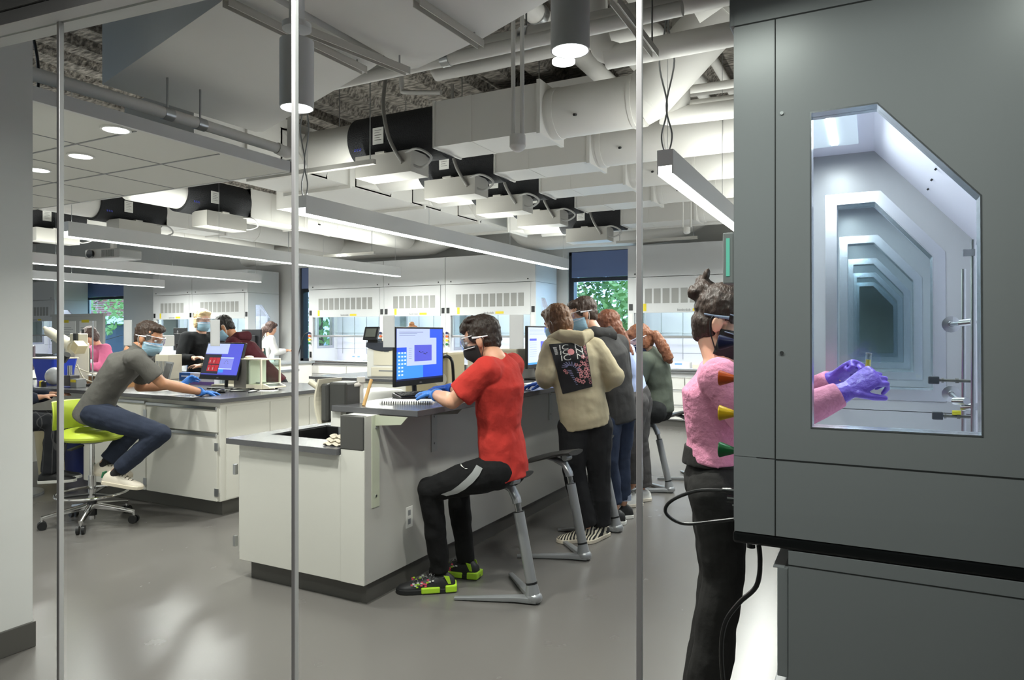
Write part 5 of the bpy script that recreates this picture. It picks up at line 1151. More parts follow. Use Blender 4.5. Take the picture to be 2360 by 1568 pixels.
def person(label,J,skinm,top,bottom,sleeve='short',bulk=.012,tb=.016,vox=.008,hair=None,hairm=None,F=None,U=None,female=False,hood=None,hem=.0,cuffs=None,group=None,collar=None,topfolds=.012,scale=1.0,short_leg=None,headc=None,gloves=(True,True),tail=None):
    """J: joints in world space; returns (root, body, head)"""
    k=scale; base=V((J['pel'].x,J['pel'].y,0)); t=thing('person',label,'person',base,0,group,True)
    sdv=(J['shR']-J['shL']).normalized(); hpv=(J['hipR']-J['hipL']).normalized()
    P,N=J['pel'],J['neck']; W=J.get('waist',P*.62+N*.38); C=J.get('chest',P*.25+N*.75)
    sh=(J['shL']+J['shR'])/2
    def torso(mb,b,low=0.0,wf=1.0):
        w1,w2,w3=(.155,.118,.145) if female else (.150,.142,.165)
        up=(N-C).normalized(); dn=(P-W).normalized()
        if low<-.03: mb.loft([P+dn*low,W,C,sh+up*.0,N-up*.01],[(w1+b)*.93*k,(w2+b)*k,(w3+b)*k,(.155+b)*k,(.065+b*.8)*k],[(.10+b)*k,(.092+b)*k,(.112+b)*k,(.075+b)*k,(.055+b*.8)*k],side=sdv,n=24)
        else: mb.loft([P+dn*low,P,W,C,sh+up*.0,N-up*.01],[ (w1+b*wf)*k,(w1+b)*k,(w2+b)*k,(w3+b)*k,(.155+b)*k,(.065+b*.8)*k],[(.105+b*wf)*k,(.11+b)*k,(.092+b)*k,(.112+b)*k,(.075+b)*k,(.055+b*.8)*k],side=sdv,n=24)
        for q in('L','R'): mb.ell(J['sh'+q]+(C-J['sh'+q])*.14,((.060+b)*k,)*3); mb.loft([sh*.5+J['sh'+q]*.5-up*.01,J['sh'+q]],[(.058+b)*k,(.052+b)*k],n=16,caps=True)
    body=MB(); torso(body,-.012); 
    H=Head(J['head'],F,U); H.browm=hairm or BLACK; H.skin(body)
    body.loft([N-(H.c-N).normalized()*.02,N,H.p(-.025,0,-.075)],[.056,.055,.052],n=16,caps=True)
    for q in('L','R'):
        a,e,w_=J['sh'+q],J['el'+q],J['wr'+q]; m_=a*.5+e*.5
        body.loft([a,m_,e],[.050*k,.046*k,.040*k],n=14,caps=True); body.loft([e,e*.65+w_*.35,w_],[.040*k,.042*k,.026*k],n=14,caps=True)
        h,kn,an=J['hip'+q],J['kn'+q],J['an'+q]
        body.loft([h,h*.5+kn*.5,kn],[.082*k,.068*k,.052*k],n=14,caps=True); body.loft([kn,kn*.6+an*.4,an],[.05*k,.05*k,.034*k],n=14,caps=True)
        if q not in J.get('gl',''):  skin_hand(body,w_,J.get('hd'+q,w_-e),J.get('hn'+q,V((0,0,-1))),1 if q=='L' else -1,.35)
        f=J.get('ft'+q,V((-1,0,0))); body.loft([an-V((0,0,.035)),an+f*.06-V((0,0,.088))],[.022,.018],[.02,.01],n=10,caps=True)
    bo=organic('body',body,skinm,t,vox,3); H.eyes(bo) if vox<.009 else None
    # trousers
    tr=MB(); dn=(P-W).normalized()
    tr.loft([P+(W-P)*.45,P,P+dn*.05],[(.14 if not female else .125)*k+tb,.155*k+tb,.14*k+tb],[.09*k+tb,.108*k+tb,.095*k+tb],side=hpv,n=24)
    for q in('L','R'):
        h,kn,an=J['hip'+q],J['kn'+q],J['an'+q]; end=J.get('leg_end',1.0); ank=kn+(an-kn)*end
        tr.ell(h,((.092*k+tb),)*3); tr.loft([h,h*.5+kn*.5,kn],[.09*k+tb,.076*k+tb,.058*k+tb],n=16,caps=True)
        lb=J.get('flare',.012); tr.loft([kn,kn*.55+ank*.45,ank],[.058*k+tb,.05*k+tb+lb*.3,.036*k+tb+lb],n=16); tr.ell(kn,((.06*k+tb),)*3)
    tro=organic('trousers',tr,bottom,t,vox,3,.016)
    # top
    tp=MB(); torso(tp,bulk,hem,1.15)
    for q in('L','R'):
        a,e,w_=J['sh'+q],J['el'+q],J['wr'+q]
        if sleeve=='short': tp.ell(a,((.054*k+bulk),)*3); tp.loft([a,a*.55+e*.45,a*.22+e*.78],[.053*k+bulk,.054*k+bulk,.060*k+bulk],n=16)
        elif sleeve=='long':
            tp.loft([a,a*.5+e*.5,e],[.056*k+bulk,.05*k+bulk,.046*k+bulk],n=16,caps=True); tp.loft([e,e*.5+w_*.5,e*.06+w_*.94],[.046*k+bulk,.043*k+bulk,.031*k+bulk*.7],n=16)
    to=organic('top',tp,top,t,vox,7,topfolds)
    if hood:
        hm=MB(); b_=N-H.F*.06+ (N-P).normalized()*.01
        hm.loft([N+sdv*.10+H.F*.04,N+sdv*.10-H.F*.05,b_-H.F*.05-(N-P).normalized()*.06,N-sdv*.10-H.F*.05,N-sdv*.10+H.F*.04],[.035,.048,.062,.048,.035],[.035,.045,.055,.045,.035],n=14,caps=True)
        organic('hood',hm,hood,to,vox,3,.012)
    if hair:
        hb=MB()
        for e in hair:
            if len(e)==4: H.ell(hb,e[0],e[1],e[2],e[3])
        if tail: 
            pts=[q if isinstance(q,V) else H.p(*q) for q in tail[0]]; hb.loft(smooth_path(pts,4),[tail[1][min(i//4,len(tail[1])-1)] for i in range(len(smooth_path(pts,4)))],n=12,caps=True)
        organic('hair',hb,hairm,bo,min(vox,.006),1,.014,TEXH)
    return t,bo,H,to,tro
SHORT=[(-.022,0,.045,(.102,.081,.088)),(-.045,0,-.005,(.068,.074,.068)),(.045,0,.088,(.055,.066,.034)),(.01,.060,.022,(.045,.020,.036)),(.01,-.060,.022,(.045,.020,.036)),(-.065,0,-.045,(.035,.055,.035))]
LONG=[(-.02,0,.045,(.105,.09,.09)),(-.05,0,-.02,(.07,.082,.09)),(.05,0,.085,(.05,.07,.034)),(-.015,.07,-.03,(.045,.022,.07)),(-.015,-.07,-.03,(.045,.022,.07))]
RT=V((cA,sA,0)); FW=V((-sA,cA,0)); UPV=V((0,0,1))        # right / away / up as seen from the glass wall
def dirv(r,f,u): return (RT*r+FW*f+UPV*u).normalized()
SK1=skinmat('skin_warm','c08a68'); SK2=skinmat('skin_light','cf9c80'); SK3=skinmat('skin_pale','dcab92')
# --- grey polo person on the green stool
J=dict(pel=at(216,948,5.15),waist=at(243,900,5.14),chest=at(285,842,5.15),neck=at(309,806,5.18),head=at(344,780,5.24),shR=at(312,826,5.0),shL=at(338,812,5.34),elR=at(374,884,5.08),wrR=at(462,904,5.48),
 elL=at(322,892,5.5),wrL=at(418,889,5.72),hipR=at(222,955,5.06),hipL=at(228,948,5.26),knR=at(370,1000,5.0),anR=at(266,1090,5.02),knL=at(316,985,5.35),anL=at(240,1070,5.22),gl='LR',ftR=dirv(1,0,-.1),ftL=dirv(1,0,0),leg_end=.90)
T,bo,H,to,tr=person('person in grey polo shirt sitting on the lime stool, reaching over the left bench',J,SK1,cloth('polo_grey','5f5d59'),cloth('chino_navy','2b3140'),'short',.012,.012,.0075,SHORT,hairmat('hair_brown','3a2a20'),dirv(.93,-.12,-.28),dirv(.25,0,.97),hem=.06,group=None)
H.mask(bo,MASKB); H.goggles(bo)
cm=MB().loft([J['neck']-V((0,0,.01)),J['neck']+(H.c-J['neck']).normalized()*.035],[.078,.07],[.07,.064],n=20); organic('collar',cm,cloth('polo_grey','5f5d59'),to,.005,1)
d=(J['wrR']-J['elR']).normalized(); glove(T,J['wrR']+d*.02,at(528,904,5.75)-J['wrR'],V((0,0,-1)),-1,NITR,.28,bk=J['elR']-J['wrR'])
MB().loft([J['wrR']-d*.012,J['wrR']+d*.022],[.034,.034],[.029,.029],n=20).build('wrist_watch',BLACK,T,smooth=True)
glove(T,J['wrL'],at(440,872,5.8)-J['wrL'],dirv(.3,-.6,-.6),1,NITR,.55,bk=J['elL']-J['wrL'])
def stan(t,M): MB().loft([(-.080,0,.045),(-.079,0,.085)],[.03,.026],[.006,.006],side=(0,1,0),n=12,pw=.5).xf(M).build('heel_tab',mat('heel_green','1f6a48',.6),t)
SHW=mat('leather_offwhite','d8cfc0',.6); SOLW=mat('sole_offwhite','cfc5b2',.6)
shoe(T,J['anR']+V((0,0,-.005)),dirv(1,0,-.16),dirv(.16,0,1),SHW,SOLW,mat('lace_dark','3b3a2c',.8),extra=stan); shoe(T,J['anL'],dirv(1,.1,-.1),dirv(.1,0,1),SHW,SOLW,mat('lace_dark','3b3a2c',.8),extra=stan)
for q in('R','L'): MB().loft([J['kn'+q]*.25+J['an'+q]*.75,J['an'+q]-V((0,0,.01))],[.043,.038],n=16,caps=True).build('sock',mat('sock_black','1b1a1d',.9),T,smooth=True); e=J['kn'+q]*.12+J['an'+q]*.88; dd=(J['an'+q]-J['kn'+q]).normalized(); MB().loft([e,e+dd*.008],[.0445,.0445],n=16).build('sock_stripe',mat('stripe_red','8c2f38',.9),T,smooth=True)
# --- red shirt person
J=dict(pel=at(1160,1062,3.72),waist=at(1152,985,3.72),chest=at(1150,888,3.70),neck=at(1140,824,3.70),head=at(1110,782,3.76),shL=at(1120,853,3.55),shR=at(1180,843,3.88),elL=at(1043,926,3.57),wrL=at(1002,909,3.84),
 elR=at(1090,915,4.1),wrR=at(1035,893,4.25),hipL=at(1145,1085,3.64),hipR=at(1172,1078,3.82),knL=at(992,1128,3.72),anL=at(1014,1305,3.80),knR=at(1054,1122,3.98),anR=at(1073,1284,4.02),gl='LR',flare=.004,leg_end=1.06)
T,bo,H,to,tr=person('person in red t-shirt and black mask sitting at the raised bar',J,SK2,cloth('tshirt_red','b0332c',.05,.7,9),cloth('track_black','161617'),'short',.016,.010,.0065,SHORT+[(.075,0,.075,(.03,.06,.025)),(.02,.02,.115,(.05,.05,.022))],hairmat('hair_dark','2e221b'),dirv(-.88,.22,-.26),dirv(-.26,0,.96),hem=.09,topfolds=.016)
H.mask(bo,MASKK,MASKK); H.goggles(bo)
d=(J['wrL']-J['elL']).normalized(); glove(T,J['wrL'],at(962,902,4.02)-J['wrL'],V((0,0,-1)),1,NITR,.22,bk=J['elL']-J['wrL']); glove(T,J['wrR'],dirv(-1,.2,-.1),V((0,0,-1)),-1,DNITR,.3,bk=J['elR']-J['wrR'])
MB().loft([J['wrL']-d*.03,J['wrL']-d*.005],[.033,.032],n=20).build('wrist_band',BLACK,T,smooth=True)
# reflective stripe and small hook mark along the thigh
def cling(o,nrm,target,off):
    '''lay a flat piece onto the cloth surface behind it'''
    n_=V(nrm).normalized(); R=n_.to_track_quat('Z','Y').to_matrix(); vs=o.data.vertices; c=sum((v.co for v in vs),V())/len(vs)
    for v in vs: v.co=R.transposed()@(v.co-c)
    o.matrix_local=Matrix.Translation(c)@R.to_4x4()
    s=o.modifiers.new('wrap','SHRINKWRAP'); s.target=target; s.wrap_method='PROJECT'; s.use_project_z=True; s.use_positive_direction=True; s.use_negative_direction=True; s.wrap_mode='ABOVE_SURFACE'; s.offset=off; s.project_limit=.4
    return o
def drape(name,pts2,m,target,parent,proj,off=.004):
    """strip given as left/right edge points, wrapped onto the target surface"""
    n=len(pts2); mb=MB(); vs=[]; W_=5
    for a,b in pts2: vs+=[V(a).lerp(V(b),j/(W_-1)) for j in range(W_)]
    mb.add(vs,[(i*W_+j,i*W_+j+1,(i+1)*W_+j+1,(i+1)*W_+j) for i in range(n-1) for j in range(W_-1)])
    o=mb.build(name,m,parent,smooth=True,auto=0); return cling(o,proj if proj is not None else PN,target,off)
S=[((1100,1072),(1114,1080)),((1090,1088),(1106,1096)),((1075,1104),(1092,1112)),((1056,1120),(1072,1128)),((1040,1131),(1054,1138)),((1015,1140),(1028,1144))]
drape('reflective_stripe',[(at(*a,3.5),at(*b,3.5)) for a,b in S],mat('reflective_silver','a9abab',.35,.3),tr,tr,-(at(1065,1100,1)-at(1180,768,0)).normalized()-V((0,0,0)),.005)
S=[((1063,1068),(1064,1071)),((1063,1074),(1067,1075)),((1067,1078),(1070,1078)),((1074,1080),(1074,1082)),((1079,1080),(1079,1081))]
drape('hook_mark',[(at(*a,3.5),at(*b,3.5)) for a,b in S],WHITE,tr,tr,-(at(1065,1100,1)-at(1180,768,0)).normalized(),.006)
LIMES=mat('shoe_lime','a6cf2c',.5); SHB=mat('shoe_black','141416',.6)
def fancy(t,M):
    MB().prism([(-.092,-.046),(-.02,-.054),(-.03,.054),(-.092,.046)],'z',.004,.042).prism([(.0,-.053),(.13,-.059),(.10,.059),(.0,.053)],'z',.004,.036).xf(M).build('lime_sole_block',LIMES,t,bev=.006)
    r=random.Random(3); m=MB()
    for k in range(46):
        x=r.uniform(.0,.15); q=r.choice((-1,1)); z=r.uniform(.036,.075-.15*max(0,x-.05)); yy=q*(.0475 if z<.055 else .043); m.use([mat('fleck_pink','e0506a',.5),WHITE,LIMES][r.randrange(3)]); m.box(x,x+.012,min(yy,yy*1.03),max(yy,yy*1.03),z,z+.008)
    m.xf(M).build('colour_flecks',None,t,kind='stuff')
    MB().prism([(-.06,.05),(-.045,.05),(-.02,.095),(-.05,.09)],'y',-.043,-.040).prism([(-.06,.05),(-.045,.05),(-.02,.095),(-.05,.09)],'y',.040,.043).xf(M).build('heel_flash',LIMES,t)
shoe(T,V((J['anL'].x,J['anL'].y,.086)),dirv(-1,-.12,0),(0,0,1),SHB,SHB,BLACK,1.12,fancy); shoe(T,V((J['anR'].x,J['anR'].y,.086)),dirv(-.9,.35,0),(0,0,1),SHB,SHB,BLACK,1.1,fancy)
# --- beige hoodie person
BG=cloth('hoodie_beige','b0a488',.05,.35,9)
J=dict(pel=at(1348,968,4.74),waist=at(1336,900,4.74),chest=at(1322,826,4.74),neck=at(1312,778,4.76),head=at(1284,744,4.84),shL=at(1275,805,4.72),shR=at(1366,803,4.78),elL=at(1258,862,4.66),wrL=at(1258,885,4.84),
 elR=at(1416,868,4.72),wrR=at(1372,895,4.9),hipL=at(1322,985,4.74),hipR=at(1375,980,4.76),knL=at(1322,1085,4.72),anL=at(1352,1212,4.72),knR=at(1380,1088,4.78),anR=at(1384,1208,4.80),gl='L',flare=.016)
T,bo,H,to,tr=person('person in beige hoodie with a dark printed back, standing at the bar',J,SK3,BG,cloth('sweat_black','232325',.0,.15),'long',.028,.022,.0075,LONG,hairmat('hair_chestnut','6b4a30'),dirv(-.62,.72,-.28),dirv(-.15,0,.98),hood=BG,hem=.05,topfolds=.018)
H.mask(bo,MASKB)
glove(T,J['wrL'],dirv(-1,.3,-.05),V((0,0,-1)),1,DNITR,.25,bk=J['elL']-J['wrL'])
PRT=mat('print_black','1b1b1e',.8)
PN=-(at(1315,850,1)-at(1180,768,0)).normalized(); c0,c1,c2,c3=at(1264,793,4.5),at(1350,786,4.5),at(1366,893,4.5),at(1297,910,4.5)
rows=[(c0.lerp(c3,i/14),c1.lerp(c2,i/14)) for i in range(15)]
def patch(name,P,m,target,parent,nu,nv,off):
    a,b,c,d_=P; mb=MB(); vs=[a.lerp(b,i/nu).lerp(d_.lerp(c,i/nu),j/nv) for j in range(nv+1) for i in range(nu+1)]
    mb.add(vs,[(j*(nu+1)+i,j*(nu+1)+i+1,(j+1)*(nu+1)+i+1,(j+1)*(nu+1)+i) for j in range(nv) for i in range(nu)])
    o=mb.build(name,m,parent,smooth=True,auto=0); return cling(o,PN,target,off)
PRX=(c0,c1,c2,c3)
pp_=patch('back_print',PRX,PRT,to,to,14,18,.006)
def UVP(u,v): return c0.lerp(c1,u).lerp(c3.lerp(c2,u),v)
def wraptext(s,size,u,v,m,vert=False,off=.009,sx=1):
    p=UVP(u,v); ex=(UVP(min(1,u+.1),v)-UVP(u-.1,v)).normalized(); ey=(UVP(u,max(0,v-.1))-UVP(u,v+.1)).normalized()
    R=basis(ex,ey) if not vert else basis(-ey,ex)
    o=text(s,size,p,R,m,to,'print_lettering',.0003,'CENTER',sx); return cling(o,PN,to,off)
for v in(.09,.20,.31):
    wraptext('IC',.047,.37,v,WHITE,sx=1.6); wraptext('N',.047,.78,v,WHITE,sx=1.5)
wraptext('DISRUPT THE STATUS QUO',.0225,.935,.47,mat('print_pink','d98a92',.8),True); 
def dot(u,v,r,m,off=.010,n=12,name='print_blossom'):
    p=UVP(u,v); ex=(UVP(1,v)-UVP(0,v)).normalized(); ey=(UVP(u,0)-UVP(u,1)).normalized()
    vs=[p]+[p+ex*r*math.cos(2*PI*k/n)+ey*r*math.sin(2*PI*k/n) for k in range(n)]; fs=[(0,k+1,(k+1)%n+1) for k in range(n)]
    return vs,fs
PK=mat('blossom_pink','e79a9c',.8); rr=random.Random(9); mb=MB()
vs,fs=dot(.55,.205,.021,PK); mb.add(vs,fs)
for (u,v) in((.85,.33),(.62,.47),(.72,.5),(.85,.47),(.9,.52),(.68,.58),(.88,.6),(.75,.63),(.86,.68),(.70,.72),(.80,.76),(.88,.74),(.62,.8),(.55,.76),(.73,.84),(.30,.6),(.26,.55),(.78,.42),(.7,.66)):
    r=rr.uniform(.006,.012)
    for k in range(5):
        a=2*PI*k/5+u*9; du=.07*math.cos(a)*r/.010*.8; dv=.045*math.sin(a)*r/.010*.8; vs,fs=dot(u+du*.8,v+dv*.8,r*.55,PK,n=6); mb.add(vs,fs)
o=mb.build('print_blossoms',PK,to,kind='stuff'); cling(o,PN,to,.010)
mb=MB(); SW_=mat('print_swirl','8f8fb5',.8)
for k in range(11):
    a=PI*(.95-.10*k); u0,v0=.47+.0*k,.47; 
    p=[UVP(.47+.28*math.cos(a)*f,.50-.17*math.sin(a)*f+.012*k) for f in(.45,.62,.8,1.0)]; mb.loft(p,[.0035]*4,[.0006]*4,n=6)
for k in range(9): mb.loft([UVP(.33+.02*k,.55+.04*k),UVP(.45+.012*k,.57+.038*k)],[.003]*2,[.0006]*2,n=6)
o=mb.build('print_swirl',SW_,to); cling(o,PN,to,.0095)
mb=MB()
for k in range(9): mb.add([UVP(.08,.07+.018*k),UVP(.17,.07+.018*k),UVP(.17,.078+.018*k),UVP(.08,.078+.018*k)],[(0,1,2,3)])
o=mb.build('print_bars',WHITE,to); cling(o,PN,to,.009)
def zebra():
    m=bpy.data.materials.new('zebra_canvas'); m.use_nodes=True; n=m.node_tree; b=n.nodes['Principled BSDF']; b.inputs['Roughness'].default_value=.8
    wv=n.nodes.new('ShaderNodeTexWave'); wv.inputs['Scale'].default_value=18; wv.inputs['Distortion'].default_value=3; tc=n.nodes.new('ShaderNodeTexCoord'); cr=n.nodes.new('ShaderNodeValToRGB')
    cr.color_ramp.interpolation='CONSTANT'; cr.color_ramp.elements[0].color=srgb('17161a'); cr.color_ramp.elements[1].color=srgb('cfc6b0'); cr.color_ramp.elements[1].position=.5
    n.links.new(tc.outputs['Object'],wv.inputs['Vector']); n.links.new(wv.outputs['Fac'],cr.inputs[0]); n.links.new(cr.outputs[0],b.inputs['Base Color']); return m
ZB=zebra()
shoe(T,V((J['anL'].x,J['anL'].y,.086)),dirv(-.85,-.2,0),(0,0,1),ZB,SOLW,laces=False); shoe(T,V((J['anR'].x,J['anR'].y,.086)),dirv(-.5,-.6,0),(0,0,1),ZB,SOLW,laces=False)
# --- charcoal hoodie person
CH=cloth('hoodie_charcoal','3b3a3a',.05,.35,9)
J=dict(pel=at(1420,958,5.2),waist=at(1414,890,5.18),chest=at(1398,822,5.16),neck=at(1374,770,5.16),head=at(1344,724,5.2),shL=at(1352,800,5.05),shR=at(1424,795,5.3),elL=at(1330,860,5.1),wrL=at(1300,880,5.35),
 elR=at(1436,868,5.4),wrR=at(1390,885,5.6),hipL=at(1402,970,5.14),hipR=at(1432,968,5.28),knL=at(1402,1058,5.1),anL=at(1418,1168,5.14),knR=at(1430,1060,5.28),anR=at(1436,1158,5.3),gl='LR',flare=.01,leg_end=.93)
T,bo,H,to,tr=person('person in charcoal hoodie leaning over the bar behind the beige hoodie',J,SK2,CH,cloth('denim_blue','2b3448'),'long',.03,.014,.009,SHORT,hairmat('hair_brown2','3d2c22'),dirv(-.92,-.05,-.3),dirv(-.3,0,.95),hood=CH,hem=.04)
H.mask(bo,MASKB); H.goggles(bo); glove(T,J['wrL'],dirv(-1,.2,-.1),V((0,0,-1)),1,DNITR,.3,bk=J['elL']-J['wrL']); glove(T,J['wrR'],dirv(-1,.2,-.1),V((0,0,-1)),-1,DNITR,.3,bk=J['elR']-J['wrR'])
def wave(t,M): MB().tube([(-.05,-.044,.05),(.0,-.046,.07),(.05,-.048,.04),(.1,-.052,.045)],.004,6).xf(M).build('side_stripe',WHITE,t)
shoe(T,V((J['anR'].x,J['anR'].y,.086)),dirv(-.95,-.2,0),(0,0,1),SHB,WHITE,extra=wave); shoe(T,V((J['anL'].x,J['anL'].y,.086)),dirv(-.95,.1,0),(0,0,1),SHB,WHITE,extra=wave)
MB().loft([J['anR']+V((0,0,.02)),J['anR']+V((0,0,.06))],[.062,.062],n=18).build('rolled_cuff',mat('denim_pale','8b93a5',.9),tr,smooth=True)
# --- pale blue top person
J=dict(pel=at(1462,915,5.75),waist=at(1452,868,5.72),chest=at(1430,815,5.68),neck=at(1415,780,5.66),head=at(1400,752,5.64),shL=at(1408,805,5.5),shR=at(1432,800,5.85),elL=at(1400,865,5.55),wrL=at(1360,880,5.75),
 elR=at(1425,860,6.0),wrR=at(1380,872,6.1),hipL=at(1462,930,5.66),hipR=at(1470,928,5.84),knL=at(1452,1015,5.62),anL=at(1460,1110,5.66),knR=at(1470,1012,5.82),anR=at(1480,1120,5.84),gl='LR',flare=.02)
T,bo,H,to,tr=person('person in pale blue top and grey sweatpants bent over the bar',J,SK2,cloth('top_paleblue','aebbe0'),cloth('sweat_grey','4a4848'),'short',.012,.03,.009,LONG,hairmat('hair_auburn','6e3f28'),dirv(-.9,.1,-.35),dirv(-.35,0,.93),female=True,tail=([at(1418,752,5.6),at(1432,775,5.6),at(1442,800,5.6),at(1452,822,5.62)],[.05,.05,.045,.035]))
glove(T,J['wrL'],dirv(-1,.2,-.1),V((0,0,-1)),1,DNITR,.3,bk=J['elL']-J['wrL']); glove(T,J['wrR'],dirv(-1,.2,-.1),V((0,0,-1)),-1,DNITR,.3,bk=J['elR']-J['wrR'])
for q in'LR': shoe(T,V((J['an'+q].x,J['an'+q].y,.086)),dirv(-.9,-.3,0),(0,0,1),WHITE,SHW)
# --- green sweater person
GS=cloth('sweater_green','545a50',.06,.4,10)
J=dict(pel=at(1516,940,6.1),waist=at(1518,895,6.1),chest=at(1506,840,6.08),neck=at(1488,806,6.06),head=at(1474,782,6.04),shL=at(1484,832,5.92),shR=at(1518,826,6.22),elL=at(1470,882,5.95),wrL=at(1432,884,6.1),
 elR=at(1500,885,6.35),wrR=at(1450,880,6.45),hipL=at(1510,948,6.0),hipR=at(1524,945,6.2),knL=at(1444,962,5.98),anL=at(1462,1078,5.98),knR=at(1452,958,6.2),anR=at(1478,1085,6.2),gl='LR')
T,bo,H,to,tr=person('person in grey-green sweater with a curly ginger ponytail sitting on a saddle stool',J,SK3,GS,cloth('jean_black','242526'),'long',.026,.014,.009,LONG,hairmat('hair_ginger','7a4a2e'),dirv(-.85,.05,-.5),dirv(-.5,0,.86),female=True,hem=.03,tail=([at(1492,768,5.98),at(1508,772,5.98),at(1522,790,5.96),at(1534,812,5.95),at(1543,832,5.95)],[.03,.045,.05,.045,.028]))
H.mask(bo,MASKN,MASKN); H.goggles(bo); MB().ell(H.p(-.088,0,.045),(.02,.028,.028),H.R).build('hair_scrunchie',mat('scrunchie_blue','7f8fc0',.8),bo,smooth=True)
glove(T,J['wrL'],dirv(-1,.2,-.1),V((0,0,-1)),1,DNITR,.3,bk=J['elL']-J['wrL']); glove(T,J['wrR'],dirv(-1,.2,-.1),V((0,0,-1)),-1,DNITR,.3,bk=J['elR']-J['wrR'])
for q in'LR': shoe(T,J['an'+q],dirv(-.9,-.1,-.1),(0,0,1),WHITE,SHW)
H3=globals()['HPT']
# --- pink sweater person at the foreground hood
PKS=mat('knit_pink','cc86a0',.95,spec=.2,noise_amt=.08,nscale=90,bump=.5,bscale=35)
J=dict(pel=at(1652,1100,2.50),waist=at(1652,1010,2.48),chest=at(1654,905,2.46),neck=at(1658,828,2.46),head=at(1672,742,2.46),shR=at(1660,872,2.30),shL=at(1662,866,2.64),elR=V((-.335,2.36,1.10)),wrR=H3(1950,903,2.42),
 elL=V((-.33,2.72,1.12)),wrL=H3(1928,872,2.60),hipR=at(1655,1130,2.41),hipL=at(1655,1128,2.58),knR=at(1668,1330,2.40),anR=V((-.52,2.44,.10)),knL=at(1655,1330,2.60),anL=V((-.56,2.62,.10)),gl='LR',flare=.03)
F_=V((.94,-.05,-.30)); 
T,bo,H,to,tr=person('person in pink knit sweater and black jeans working at the foreground fume hood',J,SK3,PKS,cloth('jean_washed_black','262524',.2,.3,16),'long',.014,.012,.006,
 [(-.02,0,.045,(.108,.088,.092)),(-.05,0,-.02,(.068,.078,.07)),(-.06,0,-.06,(.045,.05,.04)),(.045,0,.085,(.055,.068,.036)),(-.105,0,.085,(.045,.045,.042)),(-.125,.015,.11,(.028,.03,.03)),(-.135,-.02,.07,(.025,.03,.028)),(-.115,-.01,.14,(.012,.014,.028))],
 hairmat('hair_espresso','33241c'),F_,V((.3,0,.95)),female=True,hem=-.085,topfolds=.008)
H.mask(bo,MASKK,MASKK); H.goggles(bo,arms='6f7c90')
d=(J['wrR']-J['elR']).normalized(); hdR=H3(2012,866,2.42)-J['wrR']; glove(T,J['wrR'],hdR,V((.1,.75,-.6)),-1,PURP,1.15,.07,bk=J['elR']-J['wrR'])
glove(T,J['wrL'],H3(1992,838,2.55)-J['wrL'],V((.1,-.6,-.6)),1,PURP,1.1,.07,bk=J['elL']-J['wrL'])
MB().cyl(at(1653,1078,2.28),at(1660,1079,2.28),.001).build('seam',BLACK,tr) if False else None
jd=MB().loft([J['pel']+V((0,0,.055)),J['pel']+V((0,0,.12))],[.158,.145],[.122,.112],side=(0,1,0),n=28); organic('waistband',jd,cloth('jean_washed_black','262524'),tr,.006,1)
for q in'LR': shoe(T,J['an'+q],V((1,0,0)),(0,0,1),SHB,BLACK,laces=False)
q=H_=None
p=H3(2000,849,2.52); t=thing('sample_vial','small glass vial with yellow liquid held in the purple gloves','vial',p,0); MB().cyl((0,0,.0),(.003,0,.046),.0085,n=16).build('glass_tube',glass('vial_glass','eef4f4',2.5,0,.06),t,smooth=True); MB().cyl((0,0,.002),(.002,0,.028),.0078,n=16).build('yellow_liquid',mat('liquid_yellow','e0cf2a',.2),t,smooth=True); MB().cyl((.003,0,.046),(.0035,0,.050),.0092,n=16).build('rim',mat('rim_grey','8c8f94',.3),t,smooth=True)
# --- background people
def standing(px,py,tt,label,top,bottom,sk,hairl,hm,F,U,lean=(0,0),armdir=(0,-.15,-.1),female=False,floor=True,sleeve='long',seat=None,vox=.012,mask=None,gog=False,tail=None,hood=None,seatz=None,elspread=.0):
    h=at(px,py,tt); F=V(F); fl=V((F.x,F.y,0)).normalized(); sd=fl.cross(UPV)      # right-hand side
    n_=h-V(F)*.0-V(U).normalized()*.15-fl*.03; hipz=min(.92,n_.z-.50) if seatz is None else seatz
    pel=V((n_.x-fl.x*lean[0],n_.y-fl.y*lean[0],hipz)); shc=n_-UPV*.05
    J=dict(pel=pel,neck=n_,head=h,shR=shc+sd*.17,shL=shc-sd*.17,hipR=pel+sd*.085-UPV*.03,hipL=pel-sd*.085-UPV*.03)
    for s_,q in((1,'R'),(-1,'L')):
        J['el'+q]=J['sh'+q]+sd*s_*(.05+elspread)-UPV*.26+fl*.08; J['wr'+q]=J['el'+q]+fl*.20-sd*s_*.06+UPV*.03
        if seatz is None: J['kn'+q]=J['hip'+q]*.5+V((pel.x+sd.x*s_*.09,pel.y+sd.y*s_*.09,.09))*.5+fl*.02; J['an'+q]=V((pel.x+sd.x*s_*.09,pel.y+sd.y*s_*.09,.09))
        else: J['kn'+q]=J['hip'+q]+fl*.42; J['an'+q]=J['kn'+q]-UPV*min(.45,hipz-.12)-fl*.05
        J['ft'+q]=fl
    r=person(label,J,sk,top,bottom,sleeve,.02,.014,vox,hairl,hm,F,U,female=female,tail=tail,hood=hood)
    if mask: r[2].mask(r[1],mask)
    if gog: r[2].goggles(r[1])
    for q in'LR': shoe(r[0],J['an'+q],fl,(0,0,1),SHB,WHITE,laces=False)
    return r,J
standing(467,738,8.0,'blonde person in black jacket standing behind the tilted monitor',cloth('jacket_black','222325'),cloth('pant_dark','2a2b30'),SK3,LONG,hairmat('hair_blonde','d8bd92',.2),dirv(.75,-.62,-.12),(0,0,1),female=True,vox=.009,mask=MASKB,gog=True,elspread=.06)
MR=cloth('hoodie_maroon','451c22')
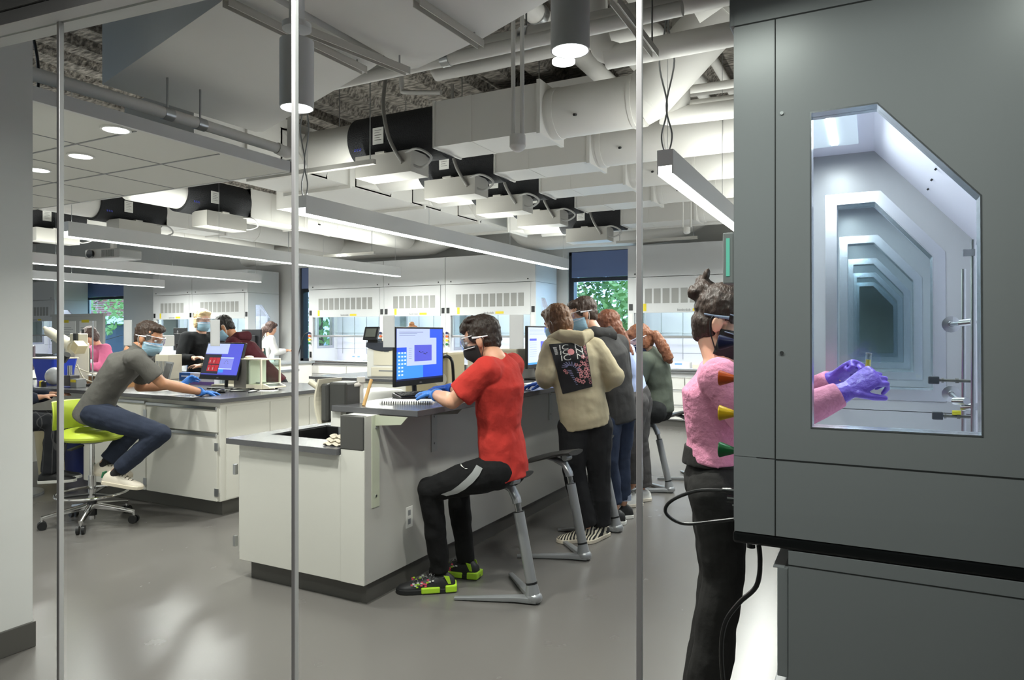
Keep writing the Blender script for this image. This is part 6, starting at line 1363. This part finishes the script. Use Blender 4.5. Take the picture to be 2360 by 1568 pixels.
standing(516,756,7.3,'person in maroon hoodie with dark hair bowing over the bench beside the blonde person',MR,cloth('pant_black','1c1c1f'),SK1,SHORT,hairmat('hair_black','1d1816'),dirv(-.75,-.15,-.62),dirv(-.6,0,.8),lean=(.42,0),vox=.009,mask=MASKB,hood=MR)
standing(625,757,13.2,'far person in white shirt and red skirt with long brown hair by the hood side',cloth('shirt_white','dcdad8'),cloth('skirt_red','a82a2c'),SK2,LONG,hairmat('hair_brown3','45302a'),dirv(.85,.45,-.3),(0,0,1),female=True,lean=(.1,0),tail=([(-.08,0,.0),(-.12,0,-.08),(-.14,0,-.18),(-.15,0,-.3)],[.05,.055,.05,.03]))
standing(207,775,9.6,'far person in pink top bowing head behind the white instruments at left',cloth('top_pink','c96a8c'),cloth('pant_black','1c1c1f'),SK2,LONG,hairmat('hair_brown3','45302a'),dirv(-.3,-.75,-.6),dirv(-.2,-.5,.85),female=True,lean=(.25,0))
standing(950,772,9.6,'person hidden behind the large lit monitor, only a light brown hair bun showing',cloth('top_grey','8a8a8c'),cloth('pant_black','1c1c1f'),SK3,LONG+[(-.03,0,.15,(.035,.04,.03))],hairmat('hair_light','9a6b45'),dirv(-.3,-.9,-.3),(0,0,1),female=True,lean=(.1,0))
def plaid():
    m=bpy.data.materials.new('plaid_dark'); m.use_nodes=True; n=m.node_tree; b=n.nodes['Principled BSDF']; b.inputs['Roughness'].default_value=.9
    k=n.nodes.new('ShaderNodeTexBrick'); k.offset=0; k.inputs['Scale'].default_value=9; k.inputs['Color1'].default_value=srgb('1e2026'); k.inputs['Color2'].default_value=srgb('1a1b20'); k.inputs['Mortar'].default_value=srgb('4a4a4c'); k.inputs['Mortar Size'].default_value=.03; k.inputs['Brick Width'].default_value=.6; k.inputs['Row Height'].default_value=.6
    tc=n.nodes.new('ShaderNodeTexCoord'); n.links.new(tc.outputs['Object'],k.inputs['Vector']); n.links.new(k.outputs[0],b.inputs['Base Color']); return m
standing(30,800,6.0,'person in dark plaid shorts sitting at far left, mostly hidden by the grey column',cloth('top_navy','262a38'),plaid(),SK2,SHORT,hairmat('hair_brown','3a2a20'),dirv(.9,.3,-.1),(0,0,1),lean=(.05,0),seatz=.68)
t=thing('task_stool','stool under the plaid shorts person, hidden by the column','stool',(at(30,900,6.0).x-.05,at(30,900,6.0).y,0),0); MB().cyl((0,0,.0),(0,0,.02),.25,n=28).build('base',SILVER,t); MB().cyl((0,0,.02),(0,0,.55),.02).build('column',CHROME,t); MB().cyl((0,0,.55),(0,0,.60),.17,n=28).build('seat',BLACK,t,smooth=True,bev=.01)
